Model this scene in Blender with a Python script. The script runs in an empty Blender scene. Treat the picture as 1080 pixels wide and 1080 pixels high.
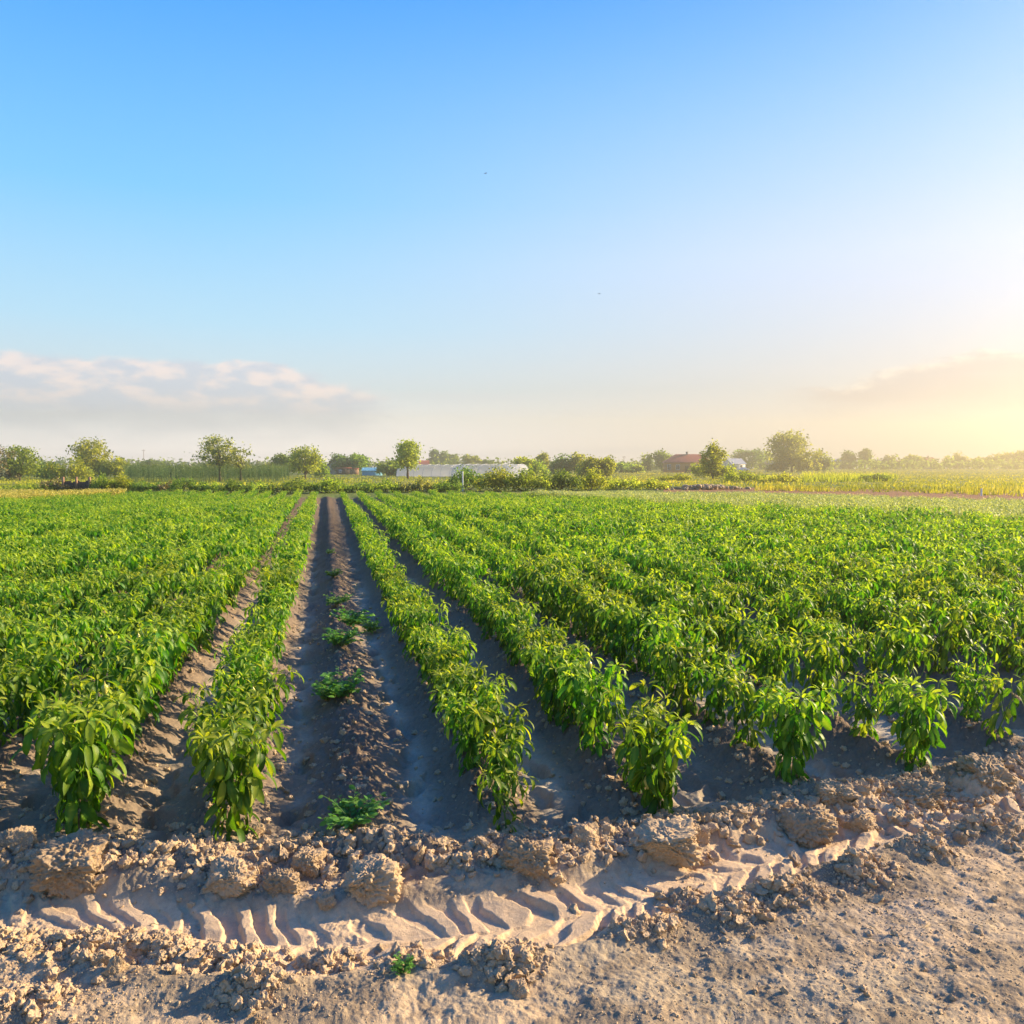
import bpy, math, random
import numpy as np
from mathutils import Vector
R = math.radians
PI = math.pi
sc = bpy.context.scene
COL = sc.collection

# ------------------------------------------------------------------ camera
FPX, H, YAW, HZ = 900.0, 1.8, R(12.35), 486.0       # focal length in 1080-px units, eye height, yaw right of the rows
PITCH = math.atan((540 - HZ) / FPX)
cam_d = bpy.data.cameras.new('camera')
cam = bpy.data.objects.new('camera', cam_d)
COL.objects.link(cam)
cam_d.sensor_width = 36
cam_d.lens = FPX / 1080 * 36
cam_d.clip_start = 0.05
cam_d.clip_end = 6000
cam.location = (0, 0, H)
cam.rotation_euler = (R(90) - PITCH, 0, -YAW)
sc.camera = cam

# ------------------------------------------------------------------ sun, sky, exposure
SUN_AZ, SUN_EL = R(80), R(22)                       # azimuth clockwise from the row direction (+Y)
S = Vector((math.cos(SUN_EL) * math.sin(SUN_AZ), math.cos(SUN_EL) * math.cos(SUN_AZ), math.sin(SUN_EL)))
sun_d = bpy.data.lights.new('sun', 'SUN')
sun_d.energy = 5.0
sun_d.angle = R(0.6)
sun_d.color = (1.0, 0.80, 0.53)
sun = bpy.data.objects.new('sun', sun_d)
COL.objects.link(sun)
sun.rotation_euler = S.to_track_quat('Z', 'Y').to_euler()
sc.view_settings.view_transform = 'Standard'
sc.view_settings.look = 'None'
sc.view_settings.gamma = 1
sc.view_settings.exposure = 1.35
sc.cycles.max_bounces = 6
sc.cycles.diffuse_bounces = 3
sc.cycles.glossy_bounces = 2
sc.cycles.transmission_bounces = 4
sc.cycles.transparent_max_bounces = 6
sc.cycles.volume_bounces = 0
sc.cycles.use_denoising = True


def lin(r, g, b):
    f = lambda c: c / 12.92 if c <= 0.04045 else ((c + 0.055) / 1.055) ** 2.4
    return (f(r / 255), f(g / 255), f(b / 255), 1)


class NT:
    """small helper to write node trees"""
    def __init__(s, tree):
        s.t = tree
        tree.nodes.clear()

    def n(s, typ, ins=None, **props):
        nd = s.t.nodes.new(typ)
        for k, v in props.items():
            setattr(nd, k, v)
        for k, v in (ins or {}).items():
            sk = nd.inputs[k]
            if hasattr(v, 'is_output'):
                s.t.links.new(v, sk)
            else:
                sk.default_value = v
        return nd

    def m(s, op, a, b=0.0, c=0.0, clamp=False):
        nd = s.n('ShaderNodeMath', operation=op, use_clamp=clamp)
        for i, v in enumerate((a, b, c)):
            if hasattr(v, 'is_output'):
                s.t.links.new(v, nd.inputs[i])
            else:
                nd.inputs[i].default_value = v
        return nd.outputs[0]

    def sm(s, v, a, b):
        nd = s.n('ShaderNodeMapRange', {'Value': v, 'From Min': a, 'From Max': b}, interpolation_type='SMOOTHSTEP')
        return nd.outputs[0]

    def mix(s, f, a, b, blend='MIX'):
        nd = s.n('ShaderNodeMix', data_type='RGBA', blend_type=blend)
        for i, v in ((0, f), (6, a), (7, b)):
            if hasattr(v, 'is_output'):
                s.t.links.new(v, nd.inputs[i])
            else:
                nd.inputs[i].default_value = v
        return nd.outputs[2]

    def ramp(s, v, stops, interp='LINEAR'):
        nd = s.n('ShaderNodeValToRGB', {'Fac': v})
        cr = nd.color_ramp
        cr.interpolation = interp
        while len(cr.elements) < len(stops):
            cr.elements.new(0.5)
        for e, (p, c) in zip(cr.elements, stops):
            e.position = p
            e.color = c if len(c) == 4 else (*c, 1)
        return nd.outputs[0]

    def noise(s, vec, scale, detail=4, rough=0.55, out=0, **kw):
        nd = s.n('ShaderNodeTexNoise', {'Vector': vec, 'Scale': scale, 'Detail': detail, 'Roughness': rough}, **kw)
        return nd.outputs[out]

    def out(s, surf, kind='ShaderNodeOutputMaterial', sock='Surface'):
        s.n(kind, {sock: surf})


world = bpy.data.worlds.new('World')
sc.world = world
world.use_nodes = True
w = NT(world.node_tree)
sky = w.n('ShaderNodeTexSky', sky_type='NISHITA', sun_disc=False, sun_elevation=SUN_EL, sun_rotation=SUN_AZ,
          altitude=100, air_density=1.0, dust_density=1.5, ozone_density=2.0)
dirv = w.n('ShaderNodeTexCoord').outputs['Generated']
sx = w.n('ShaderNodeSeparateXYZ', {0: dirv})
ex, ey, ez = sx.outputs[0], sx.outputs[1], sx.outputs[2]
az = w.m('MULTIPLY', w.m('ARCTAN2', ex, ey), 180 / PI)            # degrees from the row direction
el = w.m('MULTIPLY', w.m('ARCSINE', ez), 180 / PI)
dots = w.n('ShaderNodeVectorMath', {0: dirv, 1: tuple(S)}, operation='DOT_PRODUCT').outputs['Value']
zr = w.m('MULTIPLY', ez, 1.6, clamp=True)
grad = w.ramp(zr, [(0.0, (1.4, 1.27, 1.22)), (0.05, (1.22, 1.17, 1.18)), (0.13, lin(220, 234, 243)), (0.24, lin(184, 226, 252)),
                   (0.45, lin(126, 201, 253)), (0.76, lin(62, 158, 247)), (1.0, lin(38, 118, 225))])
# whitening towards the sun, warm low down
tow = w.m('MULTIPLY', w.m('MULTIPLY', w.sm(dots, 0.08, 0.85), .85), w.m('SUBTRACT', 1.0, w.sm(ez, 0.20, 0.55)))
warm = w.ramp(zr, [(0.0, (.58, 0.52, 0.46)), (0.06, (.62, 0.57, 0.54)), (0.16, (.64, .62, .67)), (0.35, lin(210, 220, 250)), (0.7, lin(150, 200, 249)), (1.0, lin(120, 185, 245))])
base = w.mix(tow, grad, warm)
# clouds: a low bank on the left of the view and another on the right
wob = w.m('SUBTRACT', w.noise(w.n('ShaderNodeCombineXYZ', {0: w.m('MULTIPLY', az, 0.30), 1: w.m('MULTIPLY', el, 0.75)}).outputs[0], 1.0, 6, 0.6), 0.5)
fine = w.m('SUBTRACT', w.noise(w.n('ShaderNodeCombineXYZ', {0: w.m('MULTIPLY', az, 0.9), 1: w.m('MULTIPLY', el, 1.9), 2: 7.0}).outputs[0], 1.0, 5, 0.6), 0.5)
elw = w.m('ADD', el, w.m('MULTIPLY', wob, 2.2))
topl = w.m('ADD', 6.3, w.m('MULTIPLY', w.sm(az, -4.0, 3.2), -1.6))
ml = w.m('MULTIPLY', w.m('MULTIPLY', w.sm(w.m('SUBTRACT', topl, elw), -0.1, 0.5), w.sm(elw, 0.6, 3.6)),
         w.m('SUBTRACT', 1.0, w.sm(w.m('ADD', az, w.m('MULTIPLY', fine, 6.0)), 1.0, 5.5)))
topr = w.m('ADD', 4.8, w.m('MULTIPLY', w.sm(az, 33.0, 39.0), 1.55))
mr = w.m('MULTIPLY', w.m('MULTIPLY', w.sm(w.m('SUBTRACT', topr, elw), -0.1, 0.45), w.sm(elw, 2.0, 4.2)),
         w.sm(w.m('ADD', az, w.m('MULTIPLY', wob, 5.0)), 29.0, 33.0))
# lit billows on the cloud: density falls off towards the light at upper right
lit = w.noise(w.n('ShaderNodeCombineXYZ', {0: w.m('MULTIPLY', az, 0.42), 1: w.m('MULTIPLY', el, 1.0), 2: 3.0}).outputs[0], 1.0, 5, 0.55)
litl = w.m('MULTIPLY', w.sm(lit, 0.40, 0.64), w.sm(el, 2.6, 4.2))
cl = w.mix(litl, lin(214, 218, 234), (1.06, .87, .83, 1))
litr = w.m('MULTIPLY', w.sm(w.m('SUBTRACT', topr, elw), 0.9, 0.0), w.sm(fine, -0.15, 0.15))
cr_ = w.mix(litr, (.56, .50, .53, 1), (1.0, .9, .78, 1))
base = w.mix(w.m('MULTIPLY', ml, 0.88), base, cl)
base = w.mix(w.m('MULTIPLY', mr, 0.80), base, cr_)
# faint streaks low down
strk = w.noise(w.n('ShaderNodeCombineXYZ', {0: w.m('MULTIPLY', az, 0.05), 1: w.m('MULTIPLY', el, 0.9), 2: 11.0}).outputs[0], 1.0, 4, 0.5)
base = w.mix(w.m('MULTIPLY', w.m('MULTIPLY', w.sm(strk, 0.5, 0.75), w.m('SUBTRACT', 1.0, w.sm(el, 3.0, 8.0))), 0.35), base, lin(220, 220, 230))
SKY = 0.1
scaled = w.n('ShaderNodeVectorMath', {0: base, 1: (0.455 / SKY,) * 3}, operation='MULTIPLY').outputs[0]
skyc = w.mix(0.06, scaled, sky.outputs[0])
bg = w.n('ShaderNodeBackground', {'Color': skyc, 'Strength': SKY})
w.out(bg.outputs[0], 'ShaderNodeOutputWorld')

# ------------------------------------------------------------------ numeric helpers
rng = np.random.default_rng(11)
CA, SA = math.cos(YAW), math.sin(YAW)


def ray(X, Y):
    u, v = (X - 540) / FPX, (Y - 540) / FPX
    cp, sp = math.cos(PITCH), math.sin(PITCH)
    hor = cp - v * sp                                             # horizontal forward component
    return (SA * hor + CA * u, CA * hor - SA * u, -sp - v * cp)


def P(X, Y, z=0.0):
    """world point at height z seen at photo pixel X, Y (photo is 1080 wide)"""
    d = ray(X, Y)
    t = (z - H) / d[2]
    return np.array((d[0] * t, d[1] * t, z))


def drop(d):
    """the land falls away gently behind the field"""
    return -2.2 * (1 - np.exp(-np.maximum(np.asarray(d, float) - 60, 0) / 150))


def PG(X, Y):
    """point of the falling ground seen at photo pixel X, Y"""
    d = ray(X, max(Y, 494.4))
    fwd = d[0] * SA + d[1] * CA
    dd = np.geomspace(2, 412, 4000)
    zz = H + d[2] / fwd * dd - drop(dd)
    i = int(np.argmax(zz < 0)) if (zz < 0).any() else len(dd) - 1
    t = dd[i] / fwd
    return np.array((d[0] * t, d[1] * t, float(drop(dd[i]))))


def depth_of(x, y):
    return x * SA + y * CA


def lat_of(x, y):
    return x * CA - y * SA


def pix(x, y, z):
    dpt, lt = depth_of(x, y), lat_of(x, y)
    dz = z - H
    cp, sp = math.cos(PITCH), math.sin(PITCH)
    f = dpt * cp - dz * sp
    return 540 + FPX * lt / f, 540 - FPX * (dpt * sp + dz * cp) / f


def sstep(a, b, v):
    t = np.clip((v - a) / (b - a), 0, 1)
    return t * t * (3 - 2 * t)


def hsh(ix, iy, iz=0, k=0):
    with np.errstate(over='ignore'):
        n = (ix.astype(np.uint32) * np.uint32(374761393) + iy.astype(np.uint32) * np.uint32(668265263)
             + np.uint32(iz if np.isscalar(iz) else 0) * np.uint32(2147483647) + np.uint32((k * 1442695041) & 0xffffffff))
        if not np.isscalar(iz):
            n = n + iz.astype(np.uint32) * np.uint32(1274126177)
        n = (n ^ (n >> np.uint32(13))) * np.uint32(1274126177)
        n = (n ^ (n >> np.uint32(16))) * np.uint32(2246822519)
        n = n ^ (n >> np.uint32(13))
    return (n & np.uint32(0xffffff)).astype(np.float32) / 16777216.0


def vnoise(x, y, k=0):
    ix, iy = np.floor(x).astype(np.int64), np.floor(y).astype(np.int64)
    fx, fy = x - ix, y - iy
    fx, fy = fx * fx * fx * (fx * (fx * 6 - 15) + 10), fy * fy * fy * (fy * (fy * 6 - 15) + 10)
    a, b = hsh(ix, iy, 0, k), hsh(ix + 1, iy, 0, k)
    c, d = hsh(ix, iy + 1, 0, k), hsh(ix + 1, iy + 1, 0, k)
    return (a + (b - a) * fx) * (1 - fy) + (c + (d - c) * fx) * fy - 0.5


def fbm(x, y, oct_=4, k=0, gain=0.5):
    s, a = 0, 1.0
    for i in range(oct_):
        s = s + a * vnoise(x * (2.03 ** i) + 17.3 * i, y * (2.03 ** i) - 9.1 * i, k + i)
        a *= gain
    return s


def vnoise3(p, k=0):
    i = np.floor(p).astype(np.int64)
    f = p - i
    f = f * f * (3 - 2 * f)
    r = 0
    for dx in (0, 1):
        for dy in (0, 1):
            for dz in (0, 1):
                wgt = (f[:, 0] if dx else 1 - f[:, 0]) * (f[:, 1] if dy else 1 - f[:, 1]) * (f[:, 2] if dz else 1 - f[:, 2])
                r = r + wgt * hsh(i[:, 0] + dx, i[:, 1] + dy, i[:, 2] + dz, k)
    return r - 0.5


def lumps(x, y, cell, k, prob=1.0, rmin=0.2, rmax=0.6):
    """angular crumbs: small blocks with tilted tops, in metres"""
    gx, gy = x / cell, y / cell
    ix, iy = np.floor(gx).astype(np.int64), np.floor(gy).astype(np.int64)
    h = np.zeros_like(gx)
    for dx in (-1, 0, 1):
        for dy in (-1, 0, 1):
            cx, cy = ix + dx, iy + dy
            px, py = cx + hsh(cx, cy, 0, k), cy + hsh(cx, cy, 0, k + 1)
            r = (rmin + (rmax - rmin) * hsh(cx, cy, 0, k + 2) ** 2) * (hsh(cx, cy, 0, k + 3) < prob)
            an = hsh(cx, cy, 0, k + 4) * 6.283
            ex_, ey_ = gx - px, gy - py
            a = ex_ * np.cos(an) + ey_ * np.sin(an)
            b = -ex_ * np.sin(an) + ey_ * np.cos(an)
            m_ = np.maximum(np.maximum(np.abs(a), np.abs(b) * 1.25), .72 * (np.abs(a) + np.abs(b)))
            top = r * .75 + a * (hsh(cx, cy, 0, k + 5) - .5) * 1.6 + b * (hsh(cx, cy, 0, k + 6) - .5) * 1.6
            h = np.maximum(h, np.minimum(top, (r - m_) * 1.9))
    return np.maximum(h, 0) * cell


def prints(x, y, k):
    """soft footprints along a furrow"""
    gx, gy = x / 0.24, y / 0.34
    ix, iy = np.floor(gx).astype(np.int64), np.floor(gy).astype(np.int64)
    h = np.zeros_like(gx)
    for dx in (-1, 0, 1):
        for dy in (-1, 0, 1):
            cx, cy = ix + dx, iy + dy
            px, py = cx + hsh(cx, cy, 0, k), cy + hsh(cx, cy, 0, k + 1)
            an = (hsh(cx, cy, 0, k + 2) - 0.5) * 1.2
            ddx, ddy = (gx - px) * 0.24, (gy - py) * 0.34
            a = ddx * np.cos(an) + ddy * np.sin(an)
            b = -ddx * np.sin(an) + ddy * np.cos(an)
            q = (a / 0.075) ** 2 + (b / 0.14) ** 2
            dpt = 0.5 + 0.5 * hsh(cx, cy, 0, k + 3)
            h = np.minimum(h, -dpt * np.clip(1.15 - q, 0, 0.9))
            h = np.maximum(h, h) + 0.18 * dpt * np.exp(-((np.sqrt(q + 1e-6) - 1.25) / 0.22) ** 2)
    return h


# ------------------------------------------------------------------ mesh building
def new_mesh(name, V, faces, mats=None, tint=None, col=None, smooth=False, mat_idx=None):
    """faces: list of (N,k) index arrays"""
    me = bpy.data.meshes.new(name)
    V = np.asarray(V, np.float32)
    faces = [np.asarray(f, np.int32) for f in faces if len(f)]
    me.vertices.add(len(V))
    me.vertices.foreach_set('co', V.ravel())
    loops = np.concatenate([f.ravel() for f in faces])
    sizes = np.concatenate([np.full(len(f), f.shape[1], np.int32) for f in faces])
    starts = np.concatenate(([0], np.cumsum(sizes)[:-1])).astype(np.int32)
    me.loops.add(len(loops))
    me.loops.foreach_set('vertex_index', loops)
    me.polygons.add(len(sizes))
    me.polygons.foreach_set('loop_start', starts)
    me.polygons.foreach_set('loop_total', sizes)
    if smooth:
        me.polygons.foreach_set('use_smooth', np.ones(len(sizes), bool))
    for m_ in (mats if isinstance(mats, (list, tuple)) else [mats]):
        if m_ is not None:
            me.materials.append(m_)
    if mat_idx is not None:
        me.polygons.foreach_set('material_index', np.asarray(mat_idx, np.int32))
    if tint is not None:
        at = me.attributes.new('tint', 'FLOAT', 'POINT')
        at.data.foreach_set('value', np.asarray(tint, np.float32))
    if col is not None:
        at = me.attributes.new('soil', 'FLOAT_COLOR', 'POINT')
        c4 = np.ones((len(V), 4), np.float32)
        c4[:, :3] = col
        at.data.foreach_set('color', c4.ravel())
    me.update(calc_edges=True)
    return me


def link(name, me, parent=None, loc=None, rot=0.0, scale=None):
    o = bpy.data.objects.new(name, me)
    COL.objects.link(o)
    if parent is not None:
        o.parent = parent
    if loc is not None:
        o.location = tuple(float(c) for c in loc)
    if rot:
        o.rotation_euler = (0, 0, rot)
    if scale is not None:
        o.scale = (scale,) * 3 if np.isscalar(scale) else tuple(scale)
    return o


def tag(o, label=None, cat=None, group=None, kind=None):
    if label:
        o['label'] = label
    if cat:
        o['category'] = cat
    if group:
        o['group'] = group
    if kind:
        o['kind'] = kind
    return o


class Soup:
    """collects pieces into one mesh"""
    def __init__(s):
        s.V, s.F, s.T, s.n = [], {}, [], 0

    def add(s, V, F, tint=0.5):
        V = np.asarray(V, float).reshape(-1, 3)
        s.V.append(V)
        for f in (F if isinstance(F, list) else [F]):
            f = np.asarray(f)
            if len(f):
                s.F.setdefault(f.shape[1], []).append(f + s.n)
        s.T.append(np.broadcast_to(np.asarray(tint, float), (len(V),)))
        s.n += len(V)
        return s

    def box(s, c, size, rz=0.0, tint=0.5, taper=1.0):
        hx, hy, hz = np.asarray(size) / 2
        v = np.array([(sx_ * hx * (taper if sz > 0 else 1), sy * hy * (taper if sz > 0 else 1), sz * hz)
                      for sz in (-1, 1) for sx_, sy in ((-1, -1), (1, -1), (1, 1), (-1, 1))])
        ca, sa = math.cos(rz), math.sin(rz)
        v = np.stack([v[:, 0] * ca - v[:, 1] * sa, v[:, 0] * sa + v[:, 1] * ca, v[:, 2]], 1) + np.asarray(c)
        return s.add(v, np.array([(3, 2, 1, 0), (4, 5, 6, 7), (0, 1, 5, 4), (1, 2, 6, 5), (2, 3, 7, 6), (3, 0, 4, 7)]), tint)

    def tube(s, pts, radii, sides=6, tint=0.5, caps=True):
        pts = np.asarray(pts, float)
        radii = np.broadcast_to(np.asarray(radii, float), (len(pts),))
        tang = np.gradient(pts, axis=0)
        tang /= np.linalg.norm(tang, axis=1)[:, None] + 1e-9
        ref = np.array((1.0, 0, 0)) if abs(tang[0][0]) < 0.8 else np.array((0, 1.0, 0))
        V = []
        for p, t, r in zip(pts, tang, radii):
            a = np.cross(t, ref)
            a /= np.linalg.norm(a) + 1e-9
            b = np.cross(t, a)
            for k in range(sides):
                th = 2 * PI * k / sides
                V.append(p + r * (a * math.cos(th) + b * math.sin(th)))
        F = [(i * sides + k, i * sides + (k + 1) % sides, (i + 1) * sides + (k + 1) % sides, (i + 1) * sides + k)
             for i in range(len(pts) - 1) for k in range(sides)]
        s.add(V, np.array(F), tint)
        return s

    def poly(s, V, faces, tint=0.5):
        by = {}
        for f in faces:
            by.setdefault(len(f), []).append(f)
        return s.add(V, [np.array(f) for f in by.values()], tint)

    def mesh(s, name, mats, smooth=False):
        return new_mesh(name, np.concatenate(s.V), [np.concatenate(f) for f in s.F.values()], mats, tint=np.concatenate(s.T), smooth=smooth)

    def build(s, name, mats, parent=None, smooth=False, **kw):
        return link(name, s.mesh(name, mats, smooth), parent, **kw)


def inst(tV, tF, pos, M, tint=None):
    """copies of template tV (n,3) with 3x3 matrices M (k,3,3) at pos (k,3)"""
    k, n = len(pos), len(tV)
    V = np.einsum('kij,nj->kni', M, tV) + pos[:, None, :]
    F = (tF[None] + (np.arange(k) * n)[:, None, None]).reshape(-1, tF.shape[1])
    T = np.repeat(tint if tint is not None else np.full(k, 0.5), n)
    return V.reshape(-1, 3), F, T


def frames(azim, pitch, roll, length, width):
    """matrices whose +Y axis points out at azim/pitch, +Z is the upper side"""
    ca, sa, cp, sp = np.cos(azim), np.sin(azim), np.cos(pitch), np.sin(pitch)
    d = np.stack([ca * cp, sa * cp, sp], -1)
    side = np.stack([sa, -ca, np.zeros_like(ca)], -1)
    up = np.cross(side, d)
    cr, sr = np.cos(roll)[:, None], np.sin(roll)[:, None]
    s2, u2 = side * cr + up * sr, -side * sr + up * cr
    return np.stack([s2 * width[:, None], d * length[:, None], u2 * length[:, None]], -1)


# ------------------------------------------------------------------ materials
def mat(name):
    m_ = bpy.data.materials.new(name)
    m_.use_nodes = True
    return m_, NT(m_.node_tree)


def leaf_mat(name, dark, mid, young, trans=0.35, rough=0.42, spec=0.35, tr_mul=(1.5, 1.45, 0.6), var=0.10):
    m_, t = mat(name)
    tn = t.n('ShaderNodeAttribute', attribute_name='tint').outputs['Fac']
    c = t.ramp(tn, [(0.0, dark), (0.5, mid), (1.0, young)])
    rnd = t.n('ShaderNodeObjectInfo').outputs['Random']
    geo = t.n('ShaderNodeNewGeometry')
    ns = t.noise(geo.outputs['Position'], 1.3, 2)
    hs = t.n('ShaderNodeHueSaturation', {'Color': c, 'Hue': t.m('ADD', 0.5, t.m('MULTIPLY', t.m('SUBTRACT', rnd, 0.5), 0.03)),
             'Value': t.m('ADD', 1.0, t.m('MULTIPLY', t.m('ADD', t.m('SUBTRACT', rnd, 0.5), t.m('SUBTRACT', ns, 0.5)), var * 2))})
    base_ = hs.outputs[0]
    p = t.n('ShaderNodeBsdfPrincipled', {'Base Color': base_, 'Roughness': rough, 'Specular IOR Level': spec})
    trc = t.n('ShaderNodeVectorMath', {0: base_, 1: tr_mul}, operation='MULTIPLY').outputs[0]
    tr = t.n('ShaderNodeBsdfTranslucent', {'Color': trc})
    mx = t.n('ShaderNodeMixShader', {0: trans, 1: p.outputs[0], 2: tr.outputs[0]})
    t.out(mx.outputs[0])
    return m_


def plain(name, c, rough=0.7, spec=0.3, noise=0.0, nscale=3.0, bump=0.0):
    m_, t = mat(name)
    geo = t.n('ShaderNodeTexCoord').outputs['Object']
    ns = t.noise(geo, nscale, 5)
    a = tuple(x * (1 - noise) for x in c)
    b = tuple(min(1, x * (1 + noise)) for x in c)
    cc = t.ramp(ns, [(0.3, a), (0.7, b)])
    p = t.n('ShaderNodeBsdfPrincipled', {'Base Color': cc, 'Roughness': rough, 'Specular IOR Level': spec})
    if bump:
        bn = t.n('ShaderNodeBump', {'Height': ns, 'Strength': bump, 'Distance': 0.02})
        t.t.links.new(bn.outputs[0], p.inputs['Normal'])
    t.out(p.outputs[0])
    return m_


M = {}
M['pepper'] = leaf_mat('pepper_leaf', (0.018, 0.070, 0.005), (0.066, 0.185, 0.008), (0.38, 0.45, 0.040), trans=0.47, rough=0.5, spec=0.3, tr_mul=(1.7, 1.6, .5), var=.17)  # young-leaf tone, brightened so the tips also carry painted sunlit highlights
M['stem'] = plain('green_stem', (0.10, 0.18, 0.035), 0.6, noise=0.3, nscale=20)
M['fruit'] = plain('pepper_fruit', (0.50, 0.46, 0.10), 0.25, 0.5, noise=0.15, nscale=12)
M['weed'] = leaf_mat('weed_leaf', (0.05, 0.15, 0.03), (0.12, 0.29, 0.05), (0.25, 0.42, 0.08), trans=0.4, rough=0.55, spec=0.2)
M['pale_crop'] = leaf_mat('pale_crop_leaf', (0.14, 0.19, 0.05), (0.32, 0.36, 0.10), (0.60, 0.58, 0.24), trans=0.3, rough=0.5, spec=0.3)
M['yellow_crop'] = leaf_mat('yellow_crop_leaf', (0.20, 0.20, 0.04), (0.40, 0.34, 0.06), (0.6, 0.5, 0.14), trans=0.3, rough=0.5, spec=0.3)
M['corn'] = leaf_mat('corn_leaf', (0.03, 0.08, 0.015), (0.07, 0.14, 0.03), (0.22, 0.26, 0.08), trans=0.3, rough=0.5, spec=0.3)
M['grass'] = leaf_mat('meadow_grass', (0.15, 0.19, 0.02), (0.36, 0.37, 0.035), (0.60, 0.52, 0.08), trans=0.35, rough=0.6, spec=0.2)
M['olive'] = leaf_mat('olive_foliage', (0.12, 0.155, 0.022), (0.32, 0.36, 0.05), (0.55, 0.54, 0.11), trans=0.6, rough=0.6, spec=0.2)
M['green'] = leaf_mat('green_foliage', (0.075, 0.135, 0.02), (0.22, 0.32, 0.045), (0.44, 0.49, 0.085), trans=0.6, rough=0.6, spec=0.2)
M['deep'] = leaf_mat('deep_foliage', (0.05, 0.10, 0.02), (0.14, 0.225, 0.04), (0.27, 0.33, 0.065), trans=0.55, rough=0.6, spec=0.2)
M['silver'] = leaf_mat('silvery_foliage', (0.10, 0.13, 0.05), (0.28, 0.31, 0.11), (0.50, 0.50, 0.20), trans=0.55, rough=0.5, spec=0.3)
M['lime'] = leaf_mat('lime_foliage', (0.11, 0.15, 0.015), (0.29, 0.34, 0.03), (0.50, 0.49, 0.07), trans=0.55, rough=0.6, spec=0.2)
M['dry'] = leaf_mat('dry_foliage', (0.10, 0.075, 0.04), (0.19, 0.15, 0.07), (0.32, 0.26, 0.13), trans=0.2, rough=0.7, spec=0.1)
M['bark'] = plain('bark', (0.10, 0.075, 0.055), 0.9, 0.1, noise=0.4, nscale=6)


def soil_material(name, use_attr=True, c0=(0.36, 0.26, 0.18)):
    m_, t = mat(name)
    pos = t.n('ShaderNodeNewGeometry').outputs['Position']
    if use_attr:
        base_ = t.n('ShaderNodeAttribute', attribute_name='soil').outputs['Color']
    else:
        rnd = t.n('ShaderNodeObjectInfo').outputs['Random']
        base_ = t.mix(rnd, (*[c * 0.85 for c in c0], 1), (*[c * 1.15 for c in c0], 1))
    n1 = t.noise(pos, 2.2, 5, 0.6)
    n2 = t.noise(pos, 38.0, 4, 0.7)
    n3 = t.noise(pos, 240.0, 2, 0.6)
    v = t.m('ADD', t.m('MULTIPLY', n1, 0.55), t.m('ADD', t.m('MULTIPLY', n2, 0.6), t.m('MULTIPLY', n3, 0.45)))
    v = t.m('ADD', 0.20, v)
    c = t.n('ShaderNodeVectorMath', {0: base_, 1: t.n('ShaderNodeCombineXYZ', {0: v, 1: v, 2: v}).outputs[0]}, operation='MULTIPLY').outputs[0]
    p = t.n('ShaderNodeBsdfPrincipled', {'Base Color': c, 'Roughness': 0.95, 'Specular IOR Level': 0.1})
    b1 = t.n('ShaderNodeBump', {'Height': n2, 'Strength': 0.5, 'Distance': 0.012})
    b2 = t.n('ShaderNodeBump', {'Height': n3, 'Strength': 0.45, 'Distance': 0.004, 'Normal': b1.outputs[0]})
    t.t.links.new(b2.outputs[0], p.inputs['Normal'])
    t.out(p.outputs[0])
    return m_


M['soil'] = soil_material('field_soil')
M['clod'] = soil_material('soil_clod', False, (0.41, 0.295, 0.175))

# ------------------------------------------------------------------ layout of the field
ROWS_L = [-0.53 - 0.71 * i for i in range(0, 27)]
ROWS_R = [0.82, 1.60, 2.45, 3.24, 4.12] + [4.12 + 0.80 * i for i in range(1, 17)]
WEED_ROW = 0.12
ALLROWS = np.array(sorted(ROWS_L + ROWS_R + [WEED_ROW]))
front_px = [(-900, 880), (-200, 888), (70, 890), (225, 895), (370, 882), (525, 888), (680, 866), (825, 838), (940, 826), (1050, 802), (1200, 776), (1500, 730), (2300, 720)]
fp = np.array([P(*q)[:2] for q in front_px])
far_px = [(-500, 524), (0, 521), (120, 517), (345, 517), (560, 519), (700, 527), (800, 534), (950, 542), (1080, 548), (1300, 556)]
ff = np.array([P(q[0], q[1], 0.36 if q[0] < 650 else .5)[:2] for q in far_px])


def front_y(x):
    return np.interp(x, fp[:, 0], fp[:, 1])


def far_y(x):
    # far edge as a function of world x (the edge bends towards the camera on the right)
    return np.interp(x, ff[:, 0], ff[:, 1])


trk_px = [(-700, 940), (-200, 950), (0, 968), (200, 985), (330, 992), (480, 985), (620, 960), (740, 925), (860, 888), (1000, 850), (1200, 815), (1700, 780)]
tp = np.array([P(*q) for q in trk_px])
t_lat, t_dep = lat_of(tp[:, 0], tp[:, 1]), depth_of(tp[:, 0], tp[:, 1])
heaps_px = [(15, 1000, .10), (60, 1000, .14), (110, 1003, .15), (165, 1000, .10), (200, 1010, .10), (265, 1050, .09), (20, 1065, .13), (345, 1010, .07), (255, 1010, .08), (430, 1015, .08),
            (520, 1020, .10), (545, 1025, .07), (680, 985, .10), (770, 968, .10), (830, 950, .13), (905, 925, .12), (975, 900, .1), (1040, 880, .14), (720, 945, .06)]
heaps = [(P(a, b)[0], P(a, b)[1], r) for a, b, r in heaps_px]
berm_px = [(-150, 915, 1.), (0, 912, 1.), (75, 915, 1.), (150, 915, .8), (240, 922, 1.), (300, 922, 1.), (385, 925, 1.), (470, 912, .9), (555, 908, 1.1), (630, 898, .9), (705, 886, 1.2), (780, 872, .6), (850, 864, 1.1), (910, 852, .8),
           (970, 832, 1.0), (1035, 815, .8), (1100, 795, .7)]


def near_row(x):
    i = np.clip(np.searchsorted(ALLROWS, x), 1, len(ALLROWS) - 1)
    a, b = ALLROWS[i - 1], ALLROWS[i]
    return np.where(np.abs(x - a) < np.abs(x - b), x - a, x - b)


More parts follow.
